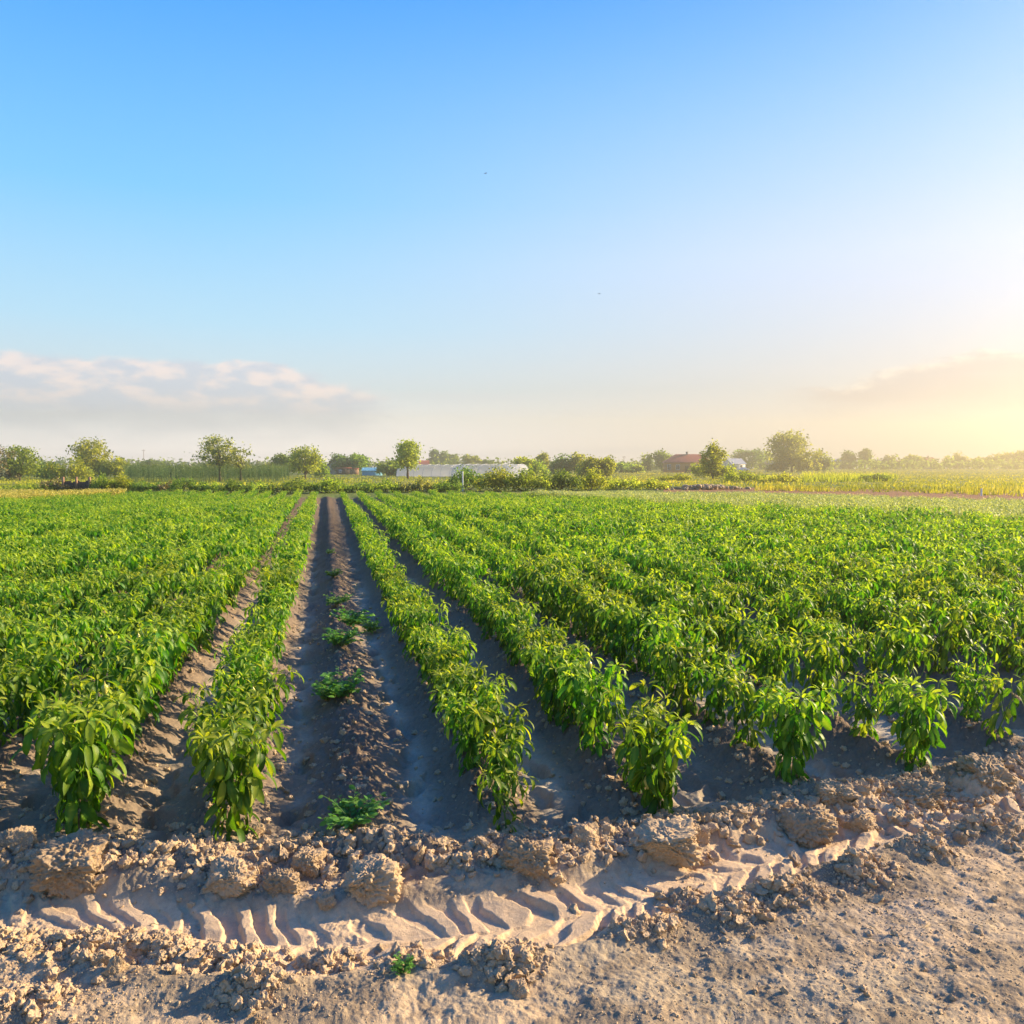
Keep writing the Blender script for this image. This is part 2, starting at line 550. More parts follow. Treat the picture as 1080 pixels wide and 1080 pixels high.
def terrain(x, y, full=False):
    """height of the ground; with full also the zone weights"""
    x = np.asarray(x, float)
    y = np.asarray(y, float)
    fy, yy = front_y(x), far_y(x)
    wob_ = 0.12 * fbm(x * 1.7, y * 1.7, 2, 5)
    infield = sstep(-0.12, 0.22, y - fy + wob_) * (1 - sstep(-0.5, 0.5, y - yy))
    dx = near_row(x + 0.05 * fbm(x * 0.5, y * 1.4, 2, 40))
    ridge = np.exp(-(dx / 0.18) ** 2) * infield
    furrow = (1 - sstep(0.10, 0.27, np.abs(np.abs(dx) - 0.40) * 0 + (0.46 - np.abs(dx)))) * infield
    z = 0.03 * fbm(x * 0.6, y * 0.6, 3, 1)
    z = z + 0.135 * ridge - 0.05 * infield
    dist = depth_of(x, y)
    near = dist < 16
    crumb = np.zeros_like(z)
    pr = np.zeros_like(z)
    if near.any():
        xn, yn = x[near], y[near]
        wx = xn + 0.035 * fbm(xn * 12, yn * 12, 3, 60, .7) + .010 * vnoise(xn * 70, yn * 70, 65)
        wy = yn + 0.035 * fbm(xn * 12, yn * 12, 3, 61, .7) + .010 * vnoise(xn * 70, yn * 70, 66)
        big = sstep(0.05, .35, fbm(xn * 3.2, yn * 3.2, 2, 67))
        crumb[near] = (np.maximum(np.maximum(lumps(wx, wy, 0.085, 100, 0.4) * big, lumps(wx, wy, 0.042, 110, 0.6) * .8), lumps(wx, wy, 0.02, 120, 0.9) * .8)
                       + 0.035 * fbm(xn * 14, yn * 14, 5, 62, .62))
        pr[near] = prints(xn, yn, 200)
    # headland berm
    bd = y - (fy - 0.24 + wob_ * 0.6)
    berm = np.exp(-(bd / np.where(bd > 0, 0.20, 0.15)) ** 2)
    berm = berm * np.clip(0.75 + 1.1 * fbm(x * 3.1, y * 3.1, 2, 70), 0.2, 1.2)
    heap = np.zeros_like(z)
    for hx, hy, r in heaps:
        q = ((x - hx) ** 2 + ((y - hy) * 1.5) ** 2) / (r * r)
        heap = np.maximum(heap, np.exp(-q * 0.8) * (0.5 + r * 3))
    # tyre track
    lt, dp = lat_of(x, y), dist
    td = dp - np.interp(lt, t_lat, t_dep) + 0.03 * fbm(x * 2.3, y * 2.3, 2, 80)
    trk = (1 - sstep(0.15, 0.27, np.abs(td)))
    ph = lt / 0.15 + np.where(td > 0, td * 5.5, td * -3.2 + .35) + 1.5 * fbm(x * 2.1, y * 2.1, 3, 81)
    sw = np.sin(2 * PI * ph)
    lug = sstep(-0.35, 0.30, sw + 1.0 * fbm(x * 7, y * 7, 4, 83, .65)) * (0.35 + 1.1 * np.clip(fbm(x * 2.6, y * 2.6, 3, 82) + 0.35, 0, .7)) * (1 - .6 * (1 - sstep(0, .06, np.abs(td))))
    z = z + berm * 0.078 + heap * 0.05
    z = z + trk * (-0.032 + 0.031 * lug) * (1 - infield)
    z = z + 0.03 * np.exp(-((np.abs(td) - 0.30) / 0.07) ** 2) * (1 - infield)
    mess = np.clip(berm * 1.0 + heap * 1.1 + ridge * 1.05, 0, 1.2)
    road = (1 - infield) * (1 - trk)
    spill = np.clip(fbm(x * 2.2, y * 2.2, 3, 90) * 1.5 + 0.12, 0, 0.5) * road * (1 - sstep(0.3, 1.4, fy - y)) * (1 - sstep(1.5, 3.0, lt))
    z = z + crumb * np.clip(mess + spill * 0.7 + .22 * infield + .30 * trk * sstep(0, .3, fbm(x * 5, y * 5, 2, 84)), 0, 1.2) * 1.0
    z = z + (pr * 0.105 + .04 * fbm(x * 5, y * 3.4, 3, 95)) * furrow * (1 - ridge) + .014 * fbm(x * 9, y * 9, 4, 96, .6) * infield
    # old ruts and soft undulation of the dirt road
    z = z + road * (0.018 * fbm(x * 4.1, y * 4.1, 3, 91) + 0.011 * fbm(x * 15, y * 15, 6, 92, .64))
    if not full:
        return z
    return z, dict(infield=infield, ridge=ridge, furrow=furrow, berm=berm, heap=heap, trk=trk, lug=lug, mess=mess, spill=spill, road=road, lt=lt)


def ground_z(x, y):
    return float(terrain(np.array([float(x)]), np.array([float(y)]))[0])


# strips behind the field, as polygons in plan (edges given by far/near lines)
def strip_between(px_near, px_far, z):
    a = np.array([P(q[0], q[1], z)[:2] for q in px_near])
    b = np.array([P(q[0], q[1], z)[:2] for q in px_far])
    return a, b


brown_a, brown_b = strip_between([(700, 518.5), (780, 519), (850, 521), (950, 525), (1080, 528.5), (1300, 535)], [(700, 515.5), (780, 514.5), (850, 514.5), (950, 516), (1080, 520.5), (1300, 524)], 0)


def in_band(x, y, a, b):
    """1 inside the band between polylines a (near) and b (far), both running along lateral"""
    lt, dp = lat_of(x, y), depth_of(x, y)
    u = lt / np.maximum(dp, 0.1)
    ua, ub = lat_of(a[:, 0], a[:, 1]) / depth_of(a[:, 0], a[:, 1]), lat_of(b[:, 0], b[:, 1]) / depth_of(b[:, 0], b[:, 1])
    da = np.interp(u, ua, depth_of(a[:, 0], a[:, 1]), left=1e9)
    db = np.interp(u, ub, depth_of(b[:, 0], b[:, 1]), left=-1e9)
    return (dp > da) & (dp < db)


# ------------------------------------------------------------------ ground: one sheet, finer near the eye
def build_ground():
    u_in = np.arange(-0.68, 0.68, 1.25 / FPX)
    u = np.concatenate([-np.geomspace(3.0, 0.69, 50), u_in, np.geomspace(0.69, 3.0, 50)])
    ypx = np.concatenate([np.arange(1180, 1095, -4), np.arange(1095, 800, -0.75), np.arange(800, 560, -1.0), np.arange(560, 500, -1.5)])
    dep = FPX * H / (ypx - HZ)
    dep = np.concatenate([np.linspace(1.4, dep[0], 6)[:-1], dep, np.geomspace(dep[-1] * 1.03, 420, 40)])
    U, D = np.meshgrid(u, dep)
    lt = U * D
    x = lt * CA + D * SA
    y = -lt * SA + D * CA
    z, q = terrain(x.ravel(), y.ravel(), True)
    x, y = x.ravel(), y.ravel()
    dist = D.ravel()
    z = z * (1 - sstep(60, 110, dist)) + drop(dist)
    tan = np.array((0.46, 0.335, 0.200))
    sand = np.array((0.42, 0.355, 0.255))
    dark = np.array((0.155, 0.110, 0.072))
    rose = np.array((0.40, 0.305, 0.21))
    grey = np.array((0.34, 0.27, 0.175))
    c = np.tile(tan, (len(x), 1))
    mixin = lambda c, k, wgt: c + (k - c) * np.clip(wgt, 0, 1)[:, None]
    n_ = fbm(x * 1.3, y * 1.3, 4, 300)
    c = mixin(c, grey, q['road'] * sstep(-0.15, 0.25, n_) * 0.9)
    c = mixin(c, rose, q['road'] * sstep(0.5, 1.6, q['lt']) * sstep(-0.3, 0.2, fbm(x * 0.9, y * 0.9, 3, 301)) * 0.8)
    c = mixin(c, np.array((0.235, 0.180, 0.115)), q['road'] * sstep(-.02, .28, fbm(x * 2.4, y * 3.2, 5, 310, .62)) * .8)
    c = mixin(c, np.array((0.22, 0.165, 0.105)), q['road'] * sstep(.05, .3, fbm(x * 11, y * 13, 4, 311, .65)) * .6)
    c = mixin(c, np.array((0.235, 0.180, 0.122)), q['infield'])
    c = mixin(c, sand, q['furrow'] * sstep(-.35, .12, fbm(x * 3, y * 1.5, 3, 306)))
    c = mixin(c, dark, q['ridge'] * 0.85)
    c = mixin(c, dark * 1.35, np.clip(q['berm'] * 0.5 + q['heap'] * 0.6, 0, 0.7))
    c = mixin(c, np.array((0.54, 0.39, 0.235)), q['trk'] * (1 - q['infield']))
    # beyond the crops: meadow soil and grass
    beyond = sstep(-0.5, 0.8, y - far_y(x)) * (dist > 10)
    gr = np.array((0.11, 0.15, 0.03))
    gr2 = np.array((0.20, 0.20, 0.05))
    nn = fbm(x * 0.07, y * 0.22, 4, 302)
    gcol = gr + (gr2 - gr) * sstep(-0.2, 0.35, nn)[:, None]
    c = c + (gcol - c) * beyond[:, None]
    br = in_band(x, y, brown_a, brown_b)
    c[br] = (0.25, 0.13, 0.065)
    # field soil made darker with distance down the rows
    c = mixin(c, dark * 0.7, q['infield'] * sstep(8, 22, dist) * 0.75)
    c = mixin(c, dark * .9, q['furrow'] * sstep(0, .3, fbm(x * 3.5, y * 1.6, 4, 305)) * .55)
    nu, nd = len(u), len(dep)
    idx = np.arange(nu * nd).reshape(nd, nu)
    F = np.stack([idx[:-1, :-1], idx[:-1, 1:], idx[1:, 1:], idx[1:, :-1]], -1).reshape(-1, 4)
    # wide plain rim round the photographer
    V = np.stack([x, y, z], 1)
    rim = np.array([(-430, -430, -0.3), (430, -430, -0.3), (430, -93, -0.3), (-430, 95, -0.3)])
    base_ = len(V)
    V = np.concatenate([V, rim])
    c = np.concatenate([c, np.tile(np.array((0.17, 0.17, 0.05)), (4, 1))])
    me = new_mesh('ground', V, [F, np.array([[base_, base_ + 1, base_ + 2, base_ + 3]])], M['soil'], col=c, smooth=True)
    o = link('ground', me)
    tag(o, 'bare farm soil with furrows, crumbly headland ridge, tyre tracks and meadow behind', kind='structure')
    return o


build_ground()

# ------------------------------------------------------------------ leaf templates


def leaf_tpl(rows, bend, fold=0.28, width=0.24, cols=3):
    """ovate leaf of length 1 along +Y; rows quads along it, two halves folded on the midrib"""
    ts = np.linspace(0, 1, rows + 1)
    th = -bend * ts ** 1.2
    dy, dz = np.cos(th), np.sin(th)
    yy = np.concatenate([[0], np.cumsum((dy[1:] + dy[:-1]) / 2 * np.diff(ts))])
    zz = np.concatenate([[0], np.cumsum((dz[1:] + dz[:-1]) / 2 * np.diff(ts))])
    wd = width * 1.9 * np.power(np.clip(ts, 0, 1), 0.62) * np.power(np.clip(1 - ts, 0, 1), 0.72)
    wd[0], wd[-1] = 0.015, 0.006
    V, F = [], []
    for i in range(rows + 1):
        nx = np.array((0, -math.sin(th[i]), math.cos(th[i])))
        for s_ in (-1, 0, 1):
            p = np.array((s_ * wd[i], yy[i], zz[i])) + nx * (abs(s_) * fold * wd[i])
            V.append(p)
    for i in range(rows):
        a = i * 3
        F += [(a, a + 1, a + 4, a + 3), (a + 1, a + 2, a + 5, a + 4)]
    return np.array(V), np.array(F)


LEAF_HI = [leaf_tpl(5, b) for b in (0.35, 0.9, 1.5)]
LEAF_MID = [leaf_tpl(3, b) for b in (0.35, 0.9, 1.5)]
LEAF_LO = [leaf_tpl(2, b) for b in (0.5, 1.1, 1.5)]


def pepper_nodes(r, height=0.5, spread=0.17, forks=3):
    """branching skeleton: list of tubes and leaf nodes (position, outward azimuth, is_tip)"""
    tubes, nodes = [], []
    hf = height * r.uniform(0.30, 0.40)
    lean = np.array((r.normal(0, .02), r.normal(0, .02), 0))
    tubes.append((np.array([(0, 0, -0.03), lean * 0.5 + (0, 0, hf * .5), lean + (0, 0, hf)]), (0.0065, 0.0055, 0.005)))
    for k in range(5):
        zz = hf * (0.25 + 0.17 * k)
        nodes.append((lean * 0.5 + (0, 0, zz), r.uniform(0, 2 * PI), 0))
    a0 = r.uniform(0, 2 * PI)
    for k in range(forks):
        a = a0 + 2 * PI * k / forks + r.normal(0, .25)
        o1 = spread * r.uniform(0.45, 0.75)
        p0 = lean + (0, 0, hf)
        h1 = height * r.uniform(0.60, 0.74)
        p1 = p0 * (1, 1, 0) + (o1 * math.cos(a), o1 * math.sin(a), h1)
        mid = (p0 + p1) / 2 + (0, 0, 0.015)
        tubes.append((np.array([p0, mid, p1]), (0.0045, 0.004, 0.0035)))
        nodes += [(mid, a + 0.5, 0), (p1, a - 0.4, 0), ((p0 + mid) / 2, a + 2.6, 0)]
        for j in range(2 if r.random() < 0.75 else 3):
            b = a + (j - 0.5) * 1.5 + r.normal(0, .25)
            o2 = spread * r.uniform(0.3, 0.62)
            h2 = height * r.uniform(0.86, 1.03)
            p2 = np.array((p1[0] + o2 * math.cos(b), p1[1] + o2 * math.sin(b), h2))
            m2 = (p1 + p2) / 2 + (0, 0, 0.01)
            tubes.append((np.array([p1, m2, p2]), (0.0033, 0.0028, 0.002)))
            nodes += [(m2, b + 1.2, 0), (p2, b, 1)]
    return tubes, nodes


def pepper_leaves(r, nodes, tpls, tip_n=(6, 9), node_n=(3, 5), size=0.105):
    P_, az_, pi_, L_, ti_, bk_ = [], [], [], [], [], []
    for pos, a, tip in nodes:
        n = r.integers(*tip_n) if tip else r.integers(*node_n)
        for i in range(n):
            az2 = a + i * 2.4 + r.normal(0, .35)
            if tip:
                u = i / max(n - 1, 1)
                pit = R(52) * (1 - u) - R(42) * u + r.normal(0, .2)
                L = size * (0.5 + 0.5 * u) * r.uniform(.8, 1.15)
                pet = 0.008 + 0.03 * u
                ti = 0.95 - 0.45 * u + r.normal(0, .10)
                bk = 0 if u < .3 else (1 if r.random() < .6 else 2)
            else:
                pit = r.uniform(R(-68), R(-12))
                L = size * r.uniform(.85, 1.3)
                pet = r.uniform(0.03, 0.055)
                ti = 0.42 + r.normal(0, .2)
                bk = 1 if r.random() < .5 else 2
            d = np.array((math.cos(az2) * math.cos(pit * .3), math.sin(az2) * math.cos(pit * .3), math.sin(max(pit, -.2)) * .6))
            p = pos + d * pet
            if p[2] < 0.03:
                continue
            P_.append(p)
            az_.append(az2)
            pi_.append(pit)
            L_.append(L)
            ti_.append(ti)
            bk_.append(bk)
    P_, az_, pi_, L_, ti_, bk_ = map(np.array, (P_, az_, pi_, L_, ti_, bk_))
    ti_ = np.clip(ti_, 0, 1)
    ti_[r.random(len(ti_)) < 0.015] = 1.0
    s = Soup()
    for b in range(3):
        k = bk_ == b
        if k.any():
            n = k.sum()
            Mx = frames(az_[k], pi_[k], r.normal(0, .35, n), L_[k], L_[k] * r.uniform(.72, 1.05, n))
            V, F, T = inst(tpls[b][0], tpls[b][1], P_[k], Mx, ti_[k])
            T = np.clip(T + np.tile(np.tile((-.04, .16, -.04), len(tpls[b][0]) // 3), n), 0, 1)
            s.add(V, F, T)
    return s


def make_fruit(r, L=0.075):
    s = Soup()
    ts = np.linspace(0, 1, 7)
    rad = 0.021 * np.array((0.35, .85, 1., .92, .75, .48, .05)) * r.uniform(.9, 1.15)
    pts = np.stack([0.006 * np.sin(ts * 2), 0 * ts, -ts * L], 1)
    s.tube(pts, rad, 10)
    s.tube(np.array([(0, 0, .022), (0.002, 0, 0.012), (0, 0, -.002)]), (.0025, .003, .008), 6)
    return s


class Variant:
    pass


def make_variant(seed, height=0.5, spread=0.17, forks=3, tip_n=(8, 12), node_n=(5, 7), size=0.090):
    v = Variant()
    r = np.random.default_rng(seed)
    tubes, v.nodes = pepper_nodes(r, height, spread, forks)
    s = Soup()
    for pts, rad in tubes:
        s.tube(pts, rad, 5)
    v.stem = s.mesh('stem', M['stem'], True)
    v.fol_s = pepper_leaves(r, v.nodes, LEAF_HI, tip_n, node_n, size)
    v.fol = v.fol_s.mesh('foliage', M['pepper'], True)
    return v


VARS = [make_variant(100 + i, height=h, spread=sp, forks=f) for i, (h, sp, f) in enumerate(
    [(0.50, .17, 3), (0.53, .18, 3), (0.47, .19, 4), (0.50, .16, 3), (0.46, .18, 3), (0.54, .17, 4), (0.49, .20, 3), (0.51, .17, 4), (0.45, .16, 3)])]
THIN = make_variant(300, 0.50, .09, 2, (6, 8), (0, 2), 0.095)
SPARSE = make_variant(301, 0.42, .12, 2, (5, 7), (2, 3), 0.10)
BUSHY = make_variant(302, 0.50, .16, 4, (9, 13), (6, 8), 0.10)
FRUIT = make_fruit(np.random.default_rng(5)).mesh('pepper', M['fruit'], True)


def lod_cloud(seed, tpls, tip_n, node_n, size):
    r = np.random.default_rng(seed)
    _, nodes = pepper_nodes(r, 0.5, .18, 3)
    s = pepper_leaves(r, nodes, tpls, tip_n, node_n, size)
    return np.concatenate(s.V), np.concatenate(s.F[4]), np.concatenate(s.T)


MIDS = [lod_cloud(400 + i, LEAF_MID, (5, 8), (2, 4), 0.115) for i in range(6)]
LOWS = [lod_cloud(420 + i, LEAF_LO, (4, 6), (1, 3), 0.135) for i in range(6)]

# ------------------------------------------------------------------ pepper rows
row_scale = {0: 1.0}
plants = []            # (depth, x, y, scale, rowname index, first?)
pr_ = np.random.default_rng(21)
for side, rows in (('left', ROWS_L), ('right', ROWS_R)):
    for i, rx in enumerate(rows):
        y0, y1 = float(front_y(rx)) + 0.05, float(far_y(rx))
        if side == 'right' and i >= 4:
            y0 += pr_.uniform(-0.05, 0.12)
        y, first = y0, True
        base_s = 0.98 if side == 'left' else (1.0 if i > 1 else (0.93 if i else 0.77))
        if side == 'left' and i == 0:
            base_s = 0.88
        if side == 'right' and i >= 5:
            base_s = 1.06
        while y < y1:
            s_ = base_s * pr_.uniform(0.80, 1.16)
            s_ *= 1 + 0.10 * float(vnoise(np.array([rx * 1.3]), np.array([y * 0.8]), 9)[0]) * 2
            s_ *= 1 - .42 * float(sstep(20, 37, depth_of(rx, y)))
            jx = pr_.normal(0, 0.04)
            if first or pr_.random() > 0.05:
                plants.append([rx + jx, y, s_, side, i, first])
            first = False
            y += pr_.uniform(0.23, 0.31) * (1.0 if side == 'left' or i else 0.9) * (1.55 if side == 'right' and i >= 2 and y < y0 + .75 else 1)
info = []
for k, (x, y, s_, side, i, first) in enumerate(plants):
    X, Y = pix(x, y, 0.3)
    vis = (-70 < X < 1150)
    info.append((depth_of(x, y) if vis else 1e6 + depth_of(x, y), k))
info.sort()
NEAR = [k for d, k in info[:290]]
near_set = set(NEAR)
ORD = ['first', 'second', 'third', 'fourth', 'fifth', 'sixth', 'seventh', 'eighth', 'ninth', 'tenth', 'eleventh', 'twelfth', 'thirteenth']
FRONT_LABEL = {
    ('left', 0): ('leafy pepper plant ending the row just left of the bare weedy path', BUSHY),
    ('left', 1): ('tall full pepper plant at lower left, behind the big square clod', BUSHY),
    ('right', 0): ('thin small pepper plant ending the row just right of the bare weedy path', SPARSE),
    ('right', 1): ('broad pepper plant with pale fruits ending the second row right of the path', BUSHY),
    ('right', 2): ('upright pepper plant behind the rounded clod at the right track bend', BUSHY),
    ('right', 3): ('compact bright pepper plant behind the flat slab of soil, fourth row right', BUSHY),
    ('right', 4): ('spindly young pepper plant standing alone near the right edge', SPARSE),
}


def row_phrase(side, i):
    return f"the {ORD[i]} row {side} of the path" if i else f"the row just {side} of the path"


by_row = {}
for k in NEAR:
    by_row.setdefault((plants[k][3], plants[k][4]), []).append(k)
fruit_r = np.random.default_rng(77)
for key, ks in by_row.items():
    ks.sort(key=lambda k: plants[k][1])
    n = len(ks)
    for j, k in enumerate(ks):
        x, y, s_, side, i, first = plants[k]
        v = VARS[pr_.integers(len(VARS))]
        ph = row_phrase(side, i)
        if first and key in FRONT_LABEL:
            lab, v = FRONT_LABEL[key]
        elif j == 0 and n > 1:
            lab = f'pepper plant nearest the camera in {ph}'
        elif j == 1 and n > 4:
            lab = f'second pepper plant from the near end of {ph}'
        elif j == 2 and n > 6:
            lab = f'third pepper plant from the near end of {ph}'
        elif j < n / 2:
            lab = f'green pepper plant in the near half of {ph}'
        else:
            lab = f'green pepper plant halfway down {ph}'
        if key == ('right', 4) and j == 0:
            s_ *= 0.95
        if side == 'right' and i == 3 and j == 3:
            v = THIN
        if side == 'right' and i >= 4 and j < 3:
            v = (THIN, SPARSE, VARS[2])[(i + j) % 3]
            s_ *= .88
        z = ground_z(x, y) - 0.015
        root = link('pepper_plant', None, None, (x, y, z), pr_.uniform(0, 2 * PI), s_ * (1.06 if first else 1))
        tag(root, lab, 'pepper plant', 'pepper plants in ' + ph)
        link('stem', v.stem, root)
        link('foliage', v.fol, root)
        nf = 0
        if depth_of(x, y) < 7:
            nf = int(fruit_r.random() < 0.35)
            if key == ('right', 1) and j < 5:
                nf = 2
        for q in range(nf):
            nd = v.nodes[fruit_r.integers(3, len(v.nodes))]
            f_ = link('pepper', FRUIT, root, (nd[0][0] * 1.25, nd[0][1] * 1.25, max(nd[0][2] - 0.03, 0.09)), fruit_r.uniform(0, 6), fruit_r.uniform(.7, 1.0))
            tag(f_, 'pale yellow pepper hanging among the leaves')

# the rest of the field
rest = Soup()
rr = np.random.default_rng(31)
for d_, k in info:
    if k in near_set:
        continue
    x, y, s_, side, i, first = plants[k]
    dd = depth_of(x, y)
    lib = MIDS if dd < 24 else LOWS
    V, F, T = lib[rr.integers(len(lib))]
    a = rr.uniform(0, 2 * PI)
    ca, sa = math.cos(a), math.sin(a)
    V2 = np.stack([V[:, 0] * ca - V[:, 1] * sa, V[:, 0] * sa + V[:, 1] * ca, V[:, 2]], 1) * (s_ * np.array((1.08, 1.08, 1.0)))
    rest.add(V2 + (x, y, 0.07), F, np.clip(T + rr.normal(0, .11), 0, 1))
o = rest.build('pepper_crop', M['pepper'], smooth=True)
tag(o, 'pepper plants massed in long rows across the far part of the field', 'crop', kind='stuff')

# ------------------------------------------------------------------ weeds in the bare row


def make_weed(seed, rad=0.16, hgt=0.14, n=16):
    r = np.random.default_rng(seed)
    st, lv = Soup(), Soup()
    for i in range(n):
        a = i * 2.4 + r.normal(0, .3)
        L = rad * r.uniform(.6, 1.15)
        up = r.uniform(.35, 1.2)
        e = np.array((math.cos(a) * L, math.sin(a) * L, hgt * up * r.uniform(.5, 1.1)))
        m_ = e * 0.5 + (0, 0, hgt * .35)
        ts = np.linspace(0, 1, 6)[:, None]
        pts = 2 * ts * (1 - ts) * m_ + ts ** 2 * e
        st.tube(pts, np.linspace(.003, .0012, 6), 4)
        nl = 13
        tt = r.uniform(.2, 1, nl)[:, None]
        pp = 2 * tt * (1 - tt) * m_ + tt ** 2 * e
        az_ = a + np.where(np.arange(nl) % 2, 1, -1) * r.uniform(.4, 1.3, nl)
        Ls = r.uniform(.025, .055, nl)
        Mx = frames(az_, r.uniform(-.3, .6, nl), r.normal(0, .4, nl), Ls, Ls * 1.7)
        V, F, T = inst(LEAF_MID[0][0], LEAF_MID[0][1], pp, Mx, np.clip(r.normal(.5, .2, nl), 0, 1))
        lv.add(V, F, T)
    return st.mesh('stem', M['stem'], True), lv.mesh('foliage', M['weed'], True)


WEEDS = [make_weed(500, .17, .17, 34), make_weed(501, .2, .14, 40), make_weed(502, .14, .19, 30)]
weed_list = [
    (372, 868, 1, 0.80, 'bright feathery weed on the bare ridge, nearest in the path'),
    (358, 742, 0, 1.0, 'second weed from the camera along the bare ridge in the path'),
    (345, 735, 2, .7, 'small weed beside the second clump on the bare ridge'),
    (360, 688, 0, 1.0, 'dense blue green weed clump halfway up the bare ridge'),
    (372, 655, 1, 1.1, 'sprawling weed reaching across the right furrow of the path'),
    (392, 658, 2, .75, 'low weed lying in the right furrow beside the first right row'),
    (356, 642, 1, .8, 'low dusty weed above the dense clump on the bare ridge'),
    (352, 612, 0, .7, 'farther weed tuft on the bare ridge below the row end'),
    (349, 585, 2, .6, 'farthest small weed on the bare ridge of the path'),
    (425, 1018, 2, .28, 'tiny lone seedling sprouting on the dirt road in the foreground'),
    (60, 930, 2, .15, 'tiny sprout on top of the big square clod at left'),
]
for X, Y, k, s_, lab in weed_list:
    p = P(X, Y, 0.05)
    root = link('weed', None, None, (p[0], p[1], ground_z(p[0], p[1]) - .005), pr_.uniform(0, 6), s_)
    tag(root, lab, 'weed', 'weeds growing on bare soil')
    link('stem', WEEDS[k][0], root)
    link('foliage', WEEDS[k][1], root)

# ------------------------------------------------------------------ soil clods


def ico(sub):
    import bmesh
    bm = bmesh.new()
    bmesh.ops.create_icosphere(bm, subdivisions=sub, radius=1)
    bm.verts.ensure_lookup_table()
    V = np.array([v.co[:] for v in bm.verts])
    F = np.array([[v.index for v in f.verts] for f in bm.faces])
    bm.free()
    return V, F


ICO5, ICO2, ICO1 = ico(6), ico(2), ico(1)


def chop(V, seed, n, lo, hi):
    """break a lump along n random planes"""
    r = np.random.default_rng(seed)
    V = V.copy()
    for _ in range(n):
        d = r.normal(size=3)
        d /= np.linalg.norm(d)
        e = V @ d - r.uniform(lo, hi)
        V -= np.maximum(e, 0)[:, None] * d
    return V


def clod_mesh(seed, sx_=1., sy=1., sz=.7):
    V, F = ICO5
    n = V.copy()
    k = seed * 7
    # blocky outline, then broken lumps, then grit
    d = 1 + 0.55 * vnoise3(n * 1.4 + seed, k) + 0.32 * vnoise3(n * 2.9 + seed, k + 1)
    blk = np.max(np.abs(n), 1)
    d = d / (0.35 + 0.65 * blk) * 0.85
    d = d + 0.30 * (np.abs(vnoise3(n * 4.5 + seed, k + 2)) - .1) + 0.30 * np.abs(vnoise3(n * 8, k + 3)) + 0.22 * vnoise3(n * 15, k + 4) + 0.14 * vnoise3(n * 30, k + 5)
    d = d + .10 * np.maximum(0, vnoise3(n * 12, k + 8)) * 2
    base_ = chop(n * 1.15, seed + 50, 7, .62, .95)
    W = base_ * (.15 + .85 * d)[:, None] * (sx_, sy, sz) * 1.12
    return new_mesh('soil_clod', W, [F], M['clod'], smooth=True)


clod_list = [
    # X, Y of centre, width px, flatness, label
    (75, 916, 74, .62, 'big square clod of rough soil below the leftmost large pepper plant'),
    (12, 895, 40, .8, 'broken orange clod at the left edge of the ridge'),
    (242, 922, 64, .62, 'wide crumbly clod below the plant left of the path'),
    (297, 922, 44, .75, 'smooth pale clod between the crumbly clod and the path'),
    (326, 903, 34, .85, 'small rounded clod at the foot of the bare ridge'),
    (386, 926, 66, .70, 'large rough clod in line with the bare weedy ridge'),
    (344, 936, 22, .8, 'small grey clod leaning on the large rough path clod'),
    (557, 906, 58, .75, 'sharp sunlit clod leaning right, below the thin right row plant'),
    (614, 888, 30, .8, 'pointed sunlit clod between the first and second right rows'),
    (702, 888, 72, .58, 'broad cracked clod below the plant with pale fruits'),
    (735, 876, 28, .7, 'small clod on the right shoulder of the broad cracked clod'),
    (848, 862, 62, .66, 'rounded boulder-like clod below the upright right plant'),
    (905, 856, 48, .55, 'low crumbly clod just right of the rounded boulder-like clod'),
    (968, 830, 62, .5, 'flat slab of soil below the compact bright pepper plant'),
    (1040, 815, 60, .5, 'grey heaped clod near the right edge of the ridge'),
    (878, 838, 40, .45, 'low pale clod in front of the right furrow mouth'),
    (108, 1000, 24, 1.1, 'upright wedge of soil on top of the left crumb heap'),
    (122, 1010, 22, .9, 'orange lit lump right of the upright wedge on the heap'),
    (268, 1058, 22, .9, 'loose sunlit clod alone at the bottom of the road'),
    (545, 1024, 24, .7, 'rounded clod in the middle of the road below the tracks'),
    (400, 975, 14, .7, 'small dark lump lying on the tyre tracks'),
    (985, 868, 20, .7, 'lump of soil on the road right of the tyre track end'),
    (1012, 872, 16, .7, 'small lump near the right road edge beside another'),
    (96, 893, 26, .6, 'flat shard of soil leaning on the big square clod'),
    (268, 868, 20, .7, 'dark clod lying on the right flank of the left path row'),
    (150, 870, 24, .7, 'lit clod in the furrow mouth between the two left rows'),
]
cr = np.random.default_rng(41)
for j, (X, Y, wpx, fl, lab) in enumerate(clod_list):
    p = P(X, Y - wpx * 0.02, 0.08)
    dd = depth_of(p[0], p[1])
    rad = wpx / FPX * dd / 2 * 0.80
    me = clod_mesh(j + 3, 1.0, cr.uniform(.75, .95), fl * 1.15)
    gz = ground_z(p[0], p[1])
    o = link('soil_clod', me, None, (p[0], p[1], min(gz, .08) + rad * fl * 0.30), -YAW + cr.normal(0, .25), rad)
    o.rotation_euler[0], o.rotation_euler[1] = cr.normal(0, .12), cr.normal(0, .12)
    tag(o, lab, 'clod', 'large soil clods along the headland')

